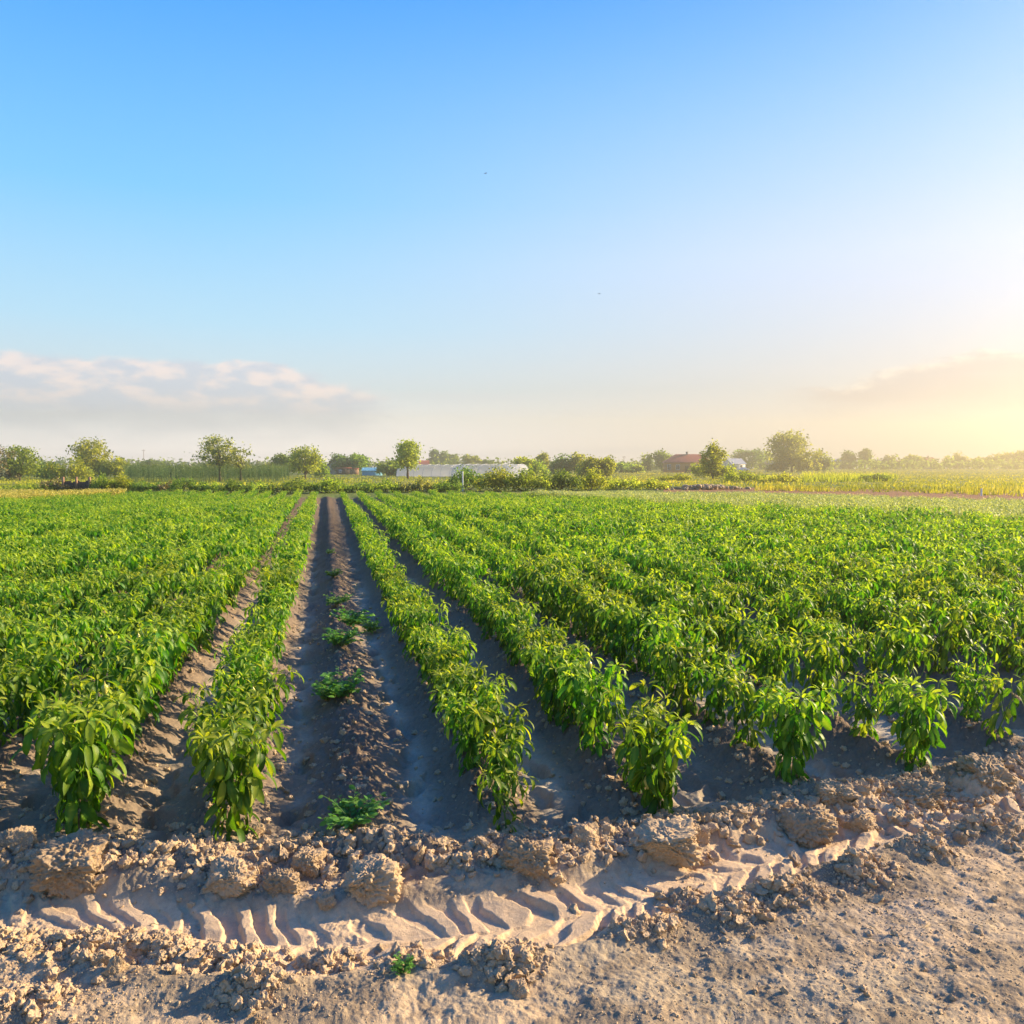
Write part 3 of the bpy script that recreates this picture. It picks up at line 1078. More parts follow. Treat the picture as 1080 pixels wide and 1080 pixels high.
# loose crumbs: nobody could count them
CR_T = []
ICO3 = ico(4)
for k in range(12):
    V, F = ICO2 if k < 5 else (ICO1 if k < 8 else ICO3)
    W = chop(V * (1 + .5 * vnoise3(V * 1.7 + k * 3, 900 + k))[:, None], 950 + k, 13, .38, .75)
    W = W * (1.3 + .7 * vnoise3(V * 3.7 + k * 3, 930 + k))[:, None]
    if k >= 8:
        W = W * (1 + .30 * vnoise3(V * 6 + k, 960 + k) + .2 * vnoise3(V * 12 + k, 970 + k))[:, None]
    CR_T.append((W * (1, .85, .75), F))
cs = Soup()


def scatter_crumbs(n, fx, smin, smax, powr=2.2, tiny=False):
    x, y = fx(n)
    z = terrain(x, y)
    sz = smin + (smax - smin) * cr.random(n) ** powr
    an = cr.uniform(0, 2 * PI, n)
    tl = cr.normal(0, .5, n)
    for k in range(12):
        if tiny:
            s_ = (np.arange(n) % 3 + 5) == k
        else:
            s_ = np.where(sz > .011, np.arange(n) % 4 + 8, np.arange(n) % 5) == k
        m_ = s_.sum()
        if not m_:
            continue
        Mx = frames(an[s_], tl[s_], cr.normal(0, .5, m_), sz[s_], sz[s_])
        V, F, T = inst(CR_T[k][0], CR_T[k][1], np.stack([x[s_], y[s_], z[s_] + sz[s_] * .12], 1), Mx)
        cs.add(V, F, T)


def f_berm(n):
    x = cr.uniform(-2.6, 6.5, n)
    return x, front_y(x) - 0.25 + cr.normal(0, .13, n)


def f_heap(n):
    i = cr.integers(0, len(heaps), n)
    hh = np.array(heaps)[i]
    return hh[:, 0] + cr.normal(0, .75, n) * hh[:, 2], hh[:, 1] + cr.normal(0, .5, n) * hh[:, 2]


def f_ridge(n):
    r_ = ALLROWS[np.abs(ALLROWS) < 4.5]
    i = cr.integers(0, len(r_), n)
    x = r_[i] + cr.normal(0, .19, n)
    return x, front_y(x) - .1 + cr.random(n) ** 1.6 * 7


def f_road(n):
    lt = cr.uniform(-2.2, 3.6, n)
    dp = cr.uniform(2.5, 4.6, n)
    x, y = lt * CA + dp * SA, -lt * SA + dp * CA
    k = y < front_y(x) - .1
    k &= (fbm(x * 2.2, y * 2.2, 3, 90) * 1.5 + 0.35 + .15 * cr.random(n)) > cr.random(n) * .8
    q = np.interp(lt, t_lat, t_dep)
    k &= np.abs(dp - q) > .24
    x[~k], y[~k] = f_heap((~k).sum())
    return x, y


scatter_crumbs(5500, f_berm, .004, .038, 3.6)
scatter_crumbs(3200, f_heap, .004, .030, 3.2)
scatter_crumbs(7000, f_ridge, .005, .030, 3.2)
scatter_crumbs(2400, f_road, .003, .016, 3.6)
scatter_crumbs(34000, f_road, .0015, .006, 2.0, True)
o = cs.build('soil_crumbs', M['clod'], smooth=False)
tag(o, 'loose crumbs of dry soil strewn over ridges and dirt road', 'crumbs', kind='stuff')

# bits of straw and dry twigs on the bare ground
M['straw'] = plain('straw', (0.42, 0.31, 0.14), .8, noise=.3, nscale=3)
st_ = Soup()
sx_x, sx_y = f_road(260)
ex_x, ex_y = f_ridge(160)
sx_x, sx_y = np.concatenate([sx_x, ex_x]), np.concatenate([sx_y, ex_y])
for x, y, z in zip(sx_x, sx_y, terrain(sx_x, sx_y)):
    a, L, h2 = cr.uniform(0, 2 * PI), cr.uniform(.015, .06), cr.uniform(0, .012)
    d = np.array((math.cos(a), math.sin(a), 0)) * L / 2
    c = np.array((x, y, z + .004))
    st_.tube(np.array([c - d, c + (d[1] * .15, -d[0] * .15, .004), c + d + (0, 0, h2)]), (.0012, .0016, .0008), 4)
o = st_.build('straw_litter', M['straw'])
tag(o, 'bits of straw and dry twigs lying on the bare soil', 'litter', kind='stuff')

# ------------------------------------------------------------------ strips of other crops and the meadow
QUAD = (np.array([(-.5, 0, 0), (.5, 0, 0), (.5, 1, 0), (-.5, 1, 0)], float), np.array([[0, 1, 2, 3]]))
BLADE = (np.array([(-.5, 0, 0), (.5, 0, 0), (.32, .6, .06), (-.32, .6, .06), (.0, 1, .2)], float), np.array([[0, 1, 2, 3]]), np.array([[3, 2, 4]]))
br_ = np.random.default_rng(61)


def band_points(n, px_near, px_far, z, powr=2.0):
    """random points in the plan strip between two lines, even over its area"""
    f_ = (lambda q: P(q[0], q[1], z)) if z else (lambda q: PG(*q))
    a = np.array([f_(q)[:2] for q in px_near])
    b = np.array([f_(q)[:2] for q in px_far])
    ua, ub = lat_of(a[:, 0], a[:, 1]) / depth_of(a[:, 0], a[:, 1]), lat_of(b[:, 0], b[:, 1]) / depth_of(b[:, 0], b[:, 1])
    u = br_.uniform(max(ua.min(), ub.min()), min(ua.max(), ub.max()), n * 2)
    da = np.interp(u, ua, depth_of(a[:, 0], a[:, 1]))
    db = np.interp(u, ub, depth_of(b[:, 0], b[:, 1]))
    d = np.power(da ** powr + br_.random(n * 2) * np.maximum(db ** powr - da ** powr, 0), 1 / powr)
    k = db > da
    u, d = u[k][:n], d[k][:n]
    lt = u * d
    return lt * CA + d * SA, -lt * SA + d * CA


def crop_band(name, label, mname, n, near, far, z, size):
    x, y = band_points(n, near, far, z)
    s = Soup()
    for k in range(6):
        V, F, T = LOWS[k]
        sel = np.arange(len(x)) % 6 == k
        m_ = sel.sum()
        sc_ = size * br_.uniform(.75, 1.25, m_)
        a = br_.uniform(0, 2 * PI, m_)
        Z = np.zeros(m_)
        Mx = np.stack([np.stack([np.cos(a), -np.sin(a), Z], -1), np.stack([np.sin(a), np.cos(a), Z], -1), np.stack([Z, Z, Z + 1], -1)], 1) * sc_[:, None, None]
        VV, FF, _ = inst(V, F, np.stack([x[sel], y[sel], Z], 1), Mx)
        s.add(VV, FF, np.tile(T, m_))
    o = s.build(name, M[mname], smooth=True)
    tag(o, label, 'crop', kind='stuff')


crop_band('pale_crop', 'pale yellow green crop strip between the peppers and the brown soil', 'pale_crop', 2600,
          [(560, 521.5), (700, 530), (800, 536), (950, 543.5), (1080, 549), (1250, 556)], [(560, 520), (700, 520.5), (800, 521), (950, 526), (1080, 529.5), (1250, 535)], 0.35, 0.8)
crop_band('yellow_crop', 'yellowing crop strip at the far left end of the pepper field', 'yellow_crop', 900,
          [(-150, 529), (0, 526), (70, 522), (128, 518.5)], [(-150, 519), (0, 519), (70, 519), (128, 518.2)], 0.35, 0.8)


def grass_band(name, label, mname, n, near, far, hgt, wid, blades=6, cat='grass'):
    x, y = band_points(n, near, far, 0, 1.0)
    s = Soup()
    k = len(x)
    cl = fbm(x * .12, y * .25, 3, 700)
    for b in range(blades):
        hh = hgt * br_.uniform(.5, 1.2, k) * (1 + cl)
        a = br_.uniform(0, 2 * PI, k)
        Mx = frames(a, br_.uniform(R(55), R(88), k), br_.normal(0, .3, k), hh, np.full(k, wid) * br_.uniform(.6, 1.4, k))
        pos = np.stack([x + br_.normal(0, .15, k), y + br_.normal(0, .15, k), drop(depth_of(x, y)) - .02], 1)
        V, F, T = inst(BLADE[0], BLADE[1], pos, Mx, np.clip(.5 + cl * .7 + br_.normal(0, .18, k), 0, 1))
        F2 = (BLADE[2][None] + (np.arange(k) * 5)[:, None, None]).reshape(-1, 3)
        s.add(V, [F, F2], T)
    o = s.build(name, M[mname])
    tag(o, label, cat, kind='stuff')


grass_band('meadow_grass', 'rough sunlit meadow grass beyond the brown soil strip', 'grass', 14000,
           [(600, 516), (700, 515.3), (850, 514.3), (1080, 520), (1250, 523)], [(600, 497.5), (700, 496), (850, 494.5), (1080, 494), (1250, 494)], .20, .10)
grass_band('meadow_grass', 'green grass patch behind the yellowing crop and between the left hedges', 'lime', 5000,
           [(-150, 518), (200, 517), (420, 516), (600, 516)], [(-150, 503), (200, 504), (420, 500), (600, 500)], .2, .08)
grass_band('tall_reeds', 'tall rank weeds in front of the round golden tree', 'lime', 500,
           [(845, 509), (900, 509), (945, 508)], [(845, 503), (900, 503), (945, 503.5)], .75, .10, 7, 'weeds')
grass_band('strip_weeds', 'sparse pale weeds along the edge of the brown soil strip', 'grass', 500,
           [(800, 518), (950, 519.5), (1080, 524)], [(800, 514), (950, 514.5), (1080, 516)], .3, .07, 5, 'weeds')


# corn block at the left
def corn():
    s = Soup()
    x, y = band_points(1500, [(132, 509), (200, 509), (305, 508)], [(132, 503.5), (200, 503.5), (305, 504)], 0)
    for xx, yy in zip(x, y):
        h_ = br_.uniform(1.3, 1.9)
        zd = float(drop(depth_of(xx, yy)))
        s.tube(np.array([(xx, yy, zd), (xx, yy, zd + h_)]), (.02, .012), 4, .75)
        n = 7
        a = br_.uniform(0, 2 * PI, n)
        zz = np.linspace(.25, 1, n) * h_ + zd
        Mx = frames(a, br_.uniform(.5, 1.1, n), np.zeros(n), br_.uniform(.35, .6, n), br_.uniform(.07, .12, n))
        V, F, T = inst(LEAF_LO[1][0] * (2, 1, 1), LEAF_LO[1][1], np.stack([np.full(n, xx), np.full(n, yy), zz], 1), Mx, np.linspace(.1, .95, n))
        s.add(V, F, T)
    o = s.build('corn_crop', M['corn'])
    tag(o, 'block of tall corn standing behind the left hedge', 'corn', kind='stuff')


corn()

# ------------------------------------------------------------------ trees, bushes, hedges


SPRIG = (np.array([(0, 0, 0), (.5, .38, .06), (.1, .5, -.05), (-.45, .6, .08), (0.05, 1, -.1)], float), np.array([[0, 1, 2, 3], [2, 1, 4, 3]]))


def leaf_blob(s, r, centers, radii, n, lsize, tint_lo=.25, tint_hi=.8, shell=.55, flat=1.0):
    """leaf sized quads through a cluster of ellipsoids, denser at their skins"""
    centers = np.asarray(centers, float)
    radii = np.asarray(radii, float)
    vol = np.prod(radii, 1) ** (2 / 3)
    i = r.choice(len(centers), n, p=vol / vol.sum())
    d = r.normal(size=(n, 3))
    d /= np.linalg.norm(d, axis=1)[:, None]
    q = (shell + (1 - shell) * r.random(n)) * (1 + .10 * r.normal(size=n))
    # tufts: pull leaves into small clumps
    tuft = r.normal(size=(len(centers), 14, 3))
    tuft /= np.linalg.norm(tuft, axis=2)[:, :, None]
    td = tuft[i, r.integers(0, 14, n)]
    d = d * .55 + td * .6
    pos = centers[i] + d * q[:, None] * radii[i]
    pos[:, 2] = np.maximum(pos[:, 2], .05)
    az_ = r.uniform(0, 2 * PI, n)
    L = lsize * r.uniform(.6, 1.4, n)
    Mx = frames(az_, r.uniform(-1.2, .9, n), r.uniform(-1.2, 1.2, n), L, L * .75)
    T = np.clip(r.normal((tint_lo + tint_hi) / 2, .17, n) + .12 * (r.random(len(centers))[i] - .5), 0, 1)
    V, F, T = inst(SPRIG[0], SPRIG[1], pos, Mx, T)
    s.add(V, F, T)


def tree(name, label, X, top, base, wpx, mname, seed, trunk=.30, n=900, lobes=9, lsize=None, group=None, cat='tree', lean=0., airy=.5, shape=1.0):
    """X, top, base: photo rows that give distance, height and width"""
    r = np.random.default_rng(seed)
    p = PG(X, base)
    d = depth_of(p[0], p[1])
    h_ = (max(base, 494.4) - top) / FPX * d
    w_ = wpx / FPX * d * 1.2
    trunk *= .8
    ls = lsize or max(.17, d * .0025)
    root = link(name, None, None, p)
    tag(root, label, cat, group)
    tz = h_ * trunk
    tr = Soup()
    bend = np.array((lean * h_ * .3, 0, 0))
    r0 = max(.03 * h_, .05)
    tr.tube(np.array([(0, 0, -.1), bend * .3 + (0, 0, tz * .6), bend * .6 + (0, 0, tz), bend + (0, 0, h_ * .72)]), (r0 * 1.15, r0 * .9, r0 * .75, r0 * .25), 7)
    C_, R_ = [], []
    zc = (h_ + tz * .8) / 2
    rz_ = (h_ - tz * .8) / 2
    lobes = lobes + 5
    for k in range(lobes):
        a = k * 2.4 + r.normal(0, .4)
        u = (k + .5) / lobes
        zz = -0.88 + 1.74 * u
        rad = math.sqrt(max(0, 1 - zz * zz * .9)) * r.uniform(.35, .72) * w_ / 2 * (1 + (shape - 1) * (u - .3))
        c = np.array((math.cos(a) * rad, math.sin(a) * rad, zc + zz * rz_ * .8)) + bend
        f = r.uniform(.17, .28) * (1 + (shape - 1) * (u - .3))
        rr_ = np.array((w_ * f, w_ * f, min(rz_ * r.uniform(.26, .42), w_ * .4)))
        C_.append(c)
        R_.append(rr_ * 1.22)
        m_ = bend * .6 + np.array((c[0] * .35, c[1] * .35, tz + (c[2] - tz) * .45))
        tr.tube(np.array([bend * .6 + (0, 0, tz * r.uniform(.85, 1.1)), m_, c]), (r0 * .45, r0 * .3, r0 * .12), 5)
    tr.build('trunk', M['bark'], root, True)
    s = Soup()
    leaf_blob(s, r, C_, R_, int(n * 2.1), ls, shell=airy - .1)
    s.build('crown', M[mname], root)
    return root


def bush(name, label, X, top, base, wpx, mname, seed, n=500, lobes=7, group=None, cat='bush', depth_m=None):
    r = np.random.default_rng(seed)
    p = PG(X, base)
    d = depth_of(p[0], p[1])
    h_ = (max(base, 494.4) - top) / FPX * d
    w_ = wpx / FPX * d
    dm = depth_m or min(w_, 3.0)
    C_, R_ = [], []
    for k in range(lobes):
        fx = (k + .5) / lobes - .5 + r.normal(0, .04)
        hh = h_ * r.uniform(.85, 1.35) * (1 - .3 * abs(fx) * 2)
        c = np.array((fx * w_ * .85, r.uniform(-.3, .3) * dm, hh * .48))
        C_.append(c)
        R_.append((max(w_ / lobes * 1.1, hh * .38), dm * .4, hh * .5))
    st = Soup()
    for c in C_:
        for q in range(2):
            e = c + r.normal(0, .2, 3) * (1, 1, 0)
            st.tube(np.array([(0, 0, -.08), (c[0] * .7, c[1] * .7, c[2] * .3), e + (0, 0, c[2] * .3)]), (.03, .02, .01), 4)
    root = link(name, None, None, p, -YAW - math.atan2(lat_of(p[0], p[1]), d) * .6)
    tag(root, label, cat, group)
    s = Soup()
    leaf_blob(s, r, C_, R_, int(n * 2.3), max(.10, d * .0024), shell=.45)
    st.build('stem', M['bark'], root)
    s.build('foliage', M[mname], root)
    return root


G1, G2 = 'trees behind the left end of the field', 'trees behind the right meadow'
tree('leaning_tree', 'pale dry tree cut by the left edge of the picture', -6, 466, 508, 34, 'dry', 1, .3, 500, 8, group=G1, airy=.6)
tree('broad_tree', 'bright green bushy tree second from the left edge', 21, 469, 507, 36, 'green', 2, .12, 1300, 10, group=G1)
bush('bush', 'olive dry bush under the bright green tree at left edge', 5, 490, 507, 34, 'dry', 3, 400)
tree('round_tree', 'low dark green tree between the bright tree and the yellowish bush', 46, 486, 505, 30, 'deep', 4, .1, 600, 7, group=G1)
bush('bush', 'large yellow green bush before the tall olive tree', 72, 482, 507, 46, 'lime', 5, 800, 6)
tree('tall_tree', 'tall olive tree at left with feathery top', 97, 462, 505, 34, 'olive', 6, .15, 1500, 10, group=G1, airy=.45)
tree('small_tree', 'small olive tree leaning on the tall olive tree', 121, 482, 505, 24, 'olive', 7, .15, 600, 7, group=G1)
tree('distant_tree', 'dark distant tree behind the corn, left of the airy pale tree', 162, 484, 498, 24, 'deep', 8, .15, 500, 8, group=G1)
tree('distant_tree', 'small distant tree just right of the dark one behind corn', 150, 488, 498, 18, 'olive', 108, .15, 300, 6, group=G1)
tree('airy_tree', 'airy silvery tree with open crown and visible trunk before the corn', 232, 457, 508, 42, 'silver', 9, .36, 1150, 11, group=G1, airy=.35)
tree('airy_tree', 'thin pale drooping tree touching the right side of the silvery tree', 254, 470, 508, 26, 'silver', 10, .45, 230, 6, group=G1, airy=.3)
tree('distant_tree', 'far low tree behind the corn right end', 290, 487, 497, 20, 'olive', 11, .2, 350, 6, group=G1)
tree('round_tree', 'dark green tree half hidden behind the tall tree left of path', 302, 478, 503, 28, 'deep', 12, .2, 800, 8, group=G1)
tree('tall_tree', 'tall sunlit green tree left of the grey gabled house', 322, 469, 505, 36, 'olive', 13, .15, 1500, 11, group=G1, shape=.8)
tree('round_tree', 'dark round tree behind the grey gabled house, left of a pair', 362, 479, 500, 26, 'deep', 14, .2, 900, 8, group=G1)
tree('round_tree', 'round green tree behind the brown shed, right of a pair', 378, 478, 500, 26, 'green', 15, .2, 900, 8, group=G1)
tree('small_tree', 'dark small tree right of the blue shed', 409, 485, 502, 24, 'green', 16, .1, 650, 7, group=G1)
tree('lone_tree', 'lone round tree with clear trunk before the white tunnel greenhouse', 430, 462, 505, 30, 'olive', 17, .33, 1500, 11, group=G1, airy=.4)
tree('slender_tree', 'slender dark tree behind the left part of the greenhouse', 458, 473, 494, 11, 'deep', 18, .15, 450, 7, group=G1)
tree('slender_tree', 'pointed light tree behind the greenhouse, beside the slender dark one', 468, 475, 494, 12, 'green', 19, .15, 400, 7, group=G1)
tree('small_tree', 'ragged small tree behind the greenhouse middle', 478, 478, 494, 14, 'green', 20, .15, 400, 7, group=G1)
tree('round_tree', 'low round tree behind the greenhouse right half', 497, 479, 495, 20, 'olive', 21, .15, 600, 8, group=G1)
tree('small_tree', 'dark low tree behind the right end of the greenhouse', 513, 485, 495, 16, 'deep', 121, .15, 300, 7, group=G1)
tree('round_tree', 'grey green tree just right of the greenhouse end', 552, 481, 503, 26, 'olive', 22, .12, 900, 8, group=G2)
tree('slender_tree', 'slender tree standing above the grey green tree and dome bush', 573, 475, 500, 13, 'olive', 23, .2, 450, 7, group=G2)
bush('bush', 'dark dome shaped bush behind the long hedge', 594, 479, 502, 32, 'deep', 24, 900, 5)
tree('small_tree', 'light green tree touching the dark dome bush', 608, 476, 502, 16, 'olive', 25, .15, 500, 7, group=G2)
tree('round_tree', 'yellow green tree behind the right part of the long hedge', 628, 480, 505, 26, 'lime', 26, .1, 850, 8, group=G2)  # foliage yellowed to paint in the warm glow
tree('small_tree', 'bright narrow tree beside the yellow green tree, hedge end', 640, 481, 505, 16, 'lime', 27, .1, 500, 7, group=G2)
tree('round_tree', 'low dark tree right of the hedge end trees', 656, 488, 499, 24, 'green', 28, .1, 450, 6, group=G2)
tree('slender_tree', 'thin sparse tree left of the brick house trees', 682, 477, 497, 12, 'olive', 29, .2, 220, 6, group=G2, airy=.3)
tree('small_tree', 'leafy green tree at the left wall of the brick house', 698, 475, 497, 18, 'green', 30, .12, 750, 8, group=G2)
bush('bush', 'pale low bush left of the leafy tree by the brick house', 678, 488, 497, 18, 'lime', 31, 350, 5)
tree('poplar_tree', 'bright tapering tree hiding the right end of the brick house', 752, 464, 506, 28, 'lime', 32, .08, 1500, 11, group=G2, shape=.35, lean=-.05)
tree('round_tree', 'dark broad tree behind the small white gabled cabin', 790, 473, 495, 34, 'deep', 33, .1, 1100, 9, group=G2)
tree('small_tree', 'light tree between the white cabin and the big golden tree', 808, 476, 494, 18, 'lime', 34, .12, 450, 7, group=G2)  # lime colour stands in for golden light here
tree('round_tree', 'big round golden tree with short trunk in the right meadow', 835, 453, 498, 46, 'lime', 35, .16, 2600, 13, group=G2, airy=.5)  # golden glow from the right is put into the foliage colour
bush('bush', 'rounded bush at the right foot of the big golden tree', 864, 479, 497, 26, 'lime', 36, 700, 5)
tree('round_tree', 'round tree behind the pale roof, right of the golden tree', 895, 475, 492, 18, 'deep', 37, .15, 600, 8, group=G2)
tree('lone_tree', 'upright small tree with trunk beside the round tree by pale roof', 912, 472, 493, 14, 'deep', 38, .25, 600, 8, group=G2)
bush('bush', 'small dark bush right of the upright small tree', 926, 484, 493, 12, 'deep', 39, 300, 4)
tree('small_tree', 'pale distant tree behind the low barn', 938, 480, 491, 14, 'silver', 40, .15, 350, 7, group=G2)
tree('round_tree', 'round tree left of the gabled far house', 963, 479, 491, 16, 'olive', 41, .12, 550, 8, group=G2)
bush('bush', 'wide dome of foliage right of the gabled far house', 1008, 478, 492, 26, 'olive', 42, 800, 5)
tree('small_tree', 'low tree right of the wide dome of foliage', 1032, 482, 491, 16, 'olive', 43, .1, 350, 7, group=G2)
tree('small_tree', 'small dark tree in the far line near right edge', 1042, 481, 491, 12, 'deep', 44, .15, 300, 7, group=G2)
tree('round_tree', 'broad yellow tree near the right edge behind the meadow', 1064, 476, 494, 26, 'lime', 45, .08, 1000, 9, group=G2)  # yellow leaf colour includes the painted warm glow
tree('tall_tree', 'dark tree cut by the right edge of the picture', 1083, 473, 491, 24, 'deep', 46, .12, 800, 9, group=G2)

for j, (X, top, base, wpx, mn, lab) in enumerate([
    (33, 484, 506, 26, 'green', 'leafy shrub filling the gap right of the bright green bushy tree'),
    (57, 490, 506, 24, 'deep', 'dark shrub left of the large yellow green bush'),
    (86, 490, 506, 26, 'olive', 'olive shrub at the foot of the tall olive tree'),
    (109, 486, 505, 22, 'olive', 'shrub joining the tall olive tree and the small leaning tree'),
    (285, 488, 504, 20, 'silver', 'grey green shrub beyond the right end of the corn'),
    (338, 484, 504, 18, 'green', 'shrub between the tall sunlit tree and the grey house'),
    (418, 488, 502, 18, 'deep', 'dark shrub left of the lone round tree'),
    (566, 485, 504, 24, 'green', 'green shrub below the slender tree by the dome bush'),
    (618, 486, 505, 22, 'green', 'shrub filling between light green tree and yellow green tree'),
    (668, 489, 499, 24, 'olive', 'low olive shrub right of the utility pole'),
    (740, 486, 504, 22, 'lime', 'shrub at the left foot of the bright tapering tree'),
    (766, 486, 506, 24, 'lime', 'shrub at the right foot of the bright tapering tree'),
    (850, 484, 498, 26, 'olive', 'shrub under the right side of the big golden tree'),
    (820, 486, 498, 22, 'deep', 'shrub under the left side of the big golden tree')]):
    bush('bush', lab, X, top, base, wpx, mn, 300 + j, 450, 5, cat='shrub')
GH = 'weedy bushes bordering the far end of the peppers'
hb = [
    (40, 509, 519, 70, 'green', 'low green weeds bordering the yellowing strip at far left', 500),
    (58, 504, 519, 34, 'dry', 'dry brown bush left of the dark broken wall', 450),
    (110, 502, 519, 34, 'green', 'leafy green bush just right of the dark broken wall', 700),
    (128, 500, 519, 26, 'lime', 'bright ragged bush beside the corn left end', 450),
    (152, 506, 519, 34, 'deep', 'dark low bush below the left end of the corn', 600),
    (175, 508, 519, 22, 'dry', 'straw coloured dry bush below the corn', 300),
    (196, 504, 520, 38, 'deep', 'dark spreading bush below the middle of the corn', 700),
    (222, 507, 520, 30, 'green', 'grey green bush below the airy silvery tree', 500),
    (248, 508, 521, 36, 'deep', 'dark low bush right below the thin drooping tree', 600),
    (272, 509, 521, 36, 'green', 'low bush below the right end of the corn', 500),
    (308, 505, 521, 50, 'deep', 'dark hedge bush left of the path end', 900),
    (347, 503, 520, 36, 'green', 'leafy bush closing the far end of the bare path', 800),
    (378, 509, 519, 44, 'deep', 'low dark bush just right of the path end', 700),
    (408, 507, 519, 40, 'green', 'green bush below the blue shed', 700),
    (440, 504, 519, 44, 'silver', 'grey green weedy bush under the lone round tree', 800),
    (470, 507, 519, 38, 'deep', 'dark bush below the middle of the greenhouse', 650),
]
for j, (X, top, base, wpx, mn, lab, n) in enumerate(hb):
    bush('bush', lab, X, top, base, wpx, mn, 200 + j, n, 6, GH)
hedge_a = [(492, 494, 517, 40, 'deep', 'tall ragged bush before the greenhouse right end, left end of the hedge', 900),
           (522, 492, 518, 44, 'olive', 'tallest leafy bush of the hedge, beside the greenhouse end', 1200),
           (556, 495, 518, 48, 'green', 'broad dark bush in the middle of the tall hedge', 1200),
           (592, 496, 517.5, 46, 'deep', 'dark bush of the tall hedge below the dome bush', 1100),
           (622, 495, 517, 36, 'olive', 'last tall olive bush at the right end of the hedge', 900),
           (655, 502, 516, 44, 'olive', 'low bush right of the tall hedge end', 600),
           (690, 505, 516, 36, 'olive', 'small low bush farther right along the hedge line', 350)]
for j, (X, top, base, wpx, mn, lab, n) in enumerate(hedge_a):
    bush('bush', lab, X, top, base, wpx, mn, 240 + j, n, 7, 'tall hedge right of the path end')
bush('bush', 'dark spreading shrub alone in the sunlit meadow', 926, 500, 508, 34, 'deep', 260, 500, 5)
bush('bush', 'tall weeds at the left of the rubble heap', 712, 500, 508, 34, 'lime', 261, 300, 5)
bush('bush', 'bright weedy bush right of the tapering tree', 785, 497, 509, 50, 'lime', 262, 700, 6)
bush('bush', 'yellow weedy bush below the big golden tree', 822, 499, 510, 40, 'olive', 263, 500, 6)

# far-off belts of trees that read as one mass
fb = Soup()
fr = np.random.default_rng(71)
for X in np.arange(-120, 1190, 7):
    hh = fr.uniform(3.0, 6.5)
    dd = fr.uniform(360, 405)
    u = (X - 540) / FPX
    x, y = u * dd * CA + dd * SA, -u * dd * SA + dd * CA
    c0 = Soup()
    leaf_blob(c0, fr, [(0, 0, hh * .5), (fr.uniform(-2, 2), 0, hh * .35)], [(3.2, 2.5, hh * .5), (3, 2.5, hh * .4)], 80, 1.3, .2, .7)
    fb.add(c0.V[0] + (x, y, float(drop(dd))), c0.F[4][0], c0.T[0])
o = fb.build('distant_woods', M['green'])
tag(o, 'far-off low belt of trees along the horizon', 'trees', kind='stuff')

# ------------------------------------------------------------------ buildings
M['grey_roof'] = plain('grey_roof', (0.13, 0.15, 0.17), .7, noise=.15, nscale=2)
M['brown_roof'] = plain('brown_roof', (0.24, 0.065, 0.045), .7, noise=.2, nscale=2)
M['red_roof'] = plain('red_roof', (0.42, 0.10, 0.06), .7, noise=.2, nscale=2)
M['brick'] = plain('orange_brick', (0.62, 0.26, 0.09), .85, noise=.2, nscale=4)
M['plaster'] = plain('pale_plaster', (0.55, 0.47, 0.36), .85, noise=.12, nscale=2)
M['white'] = plain('white_paint', (0.75, 0.74, 0.72), .5, noise=.05, nscale=2)
M['wood'] = plain('brown_wood', (0.28, 0.16, 0.09), .8, noise=.3, nscale=5)
M['darkwood'] = plain('dark_wood', (0.07, 0.05, 0.04), .85, noise=.3, nscale=5)
M['blue'] = plain('blue_sheet', (0.16, 0.42, 0.55), .5, noise=.15, nscale=2)
M['glass'] = plain('dark_glass', (0.03, 0.035, 0.04), .1, .5)
M['zinc'] = plain('pale_metal_roof', (0.50, 0.52, 0.55), .45, noise=.1, nscale=2)
M['rubble'] = plain('dry_rubble', (0.33, 0.24, 0.14), .9, noise=.3, nscale=3)
M['rubber'] = plain('black_rubber', (0.02, 0.02, 0.02), .8)


def at(X, base):
    p = PG(X, base)
    return p, depth_of(p[0], p[1]) / FPX          # position and metres per pixel


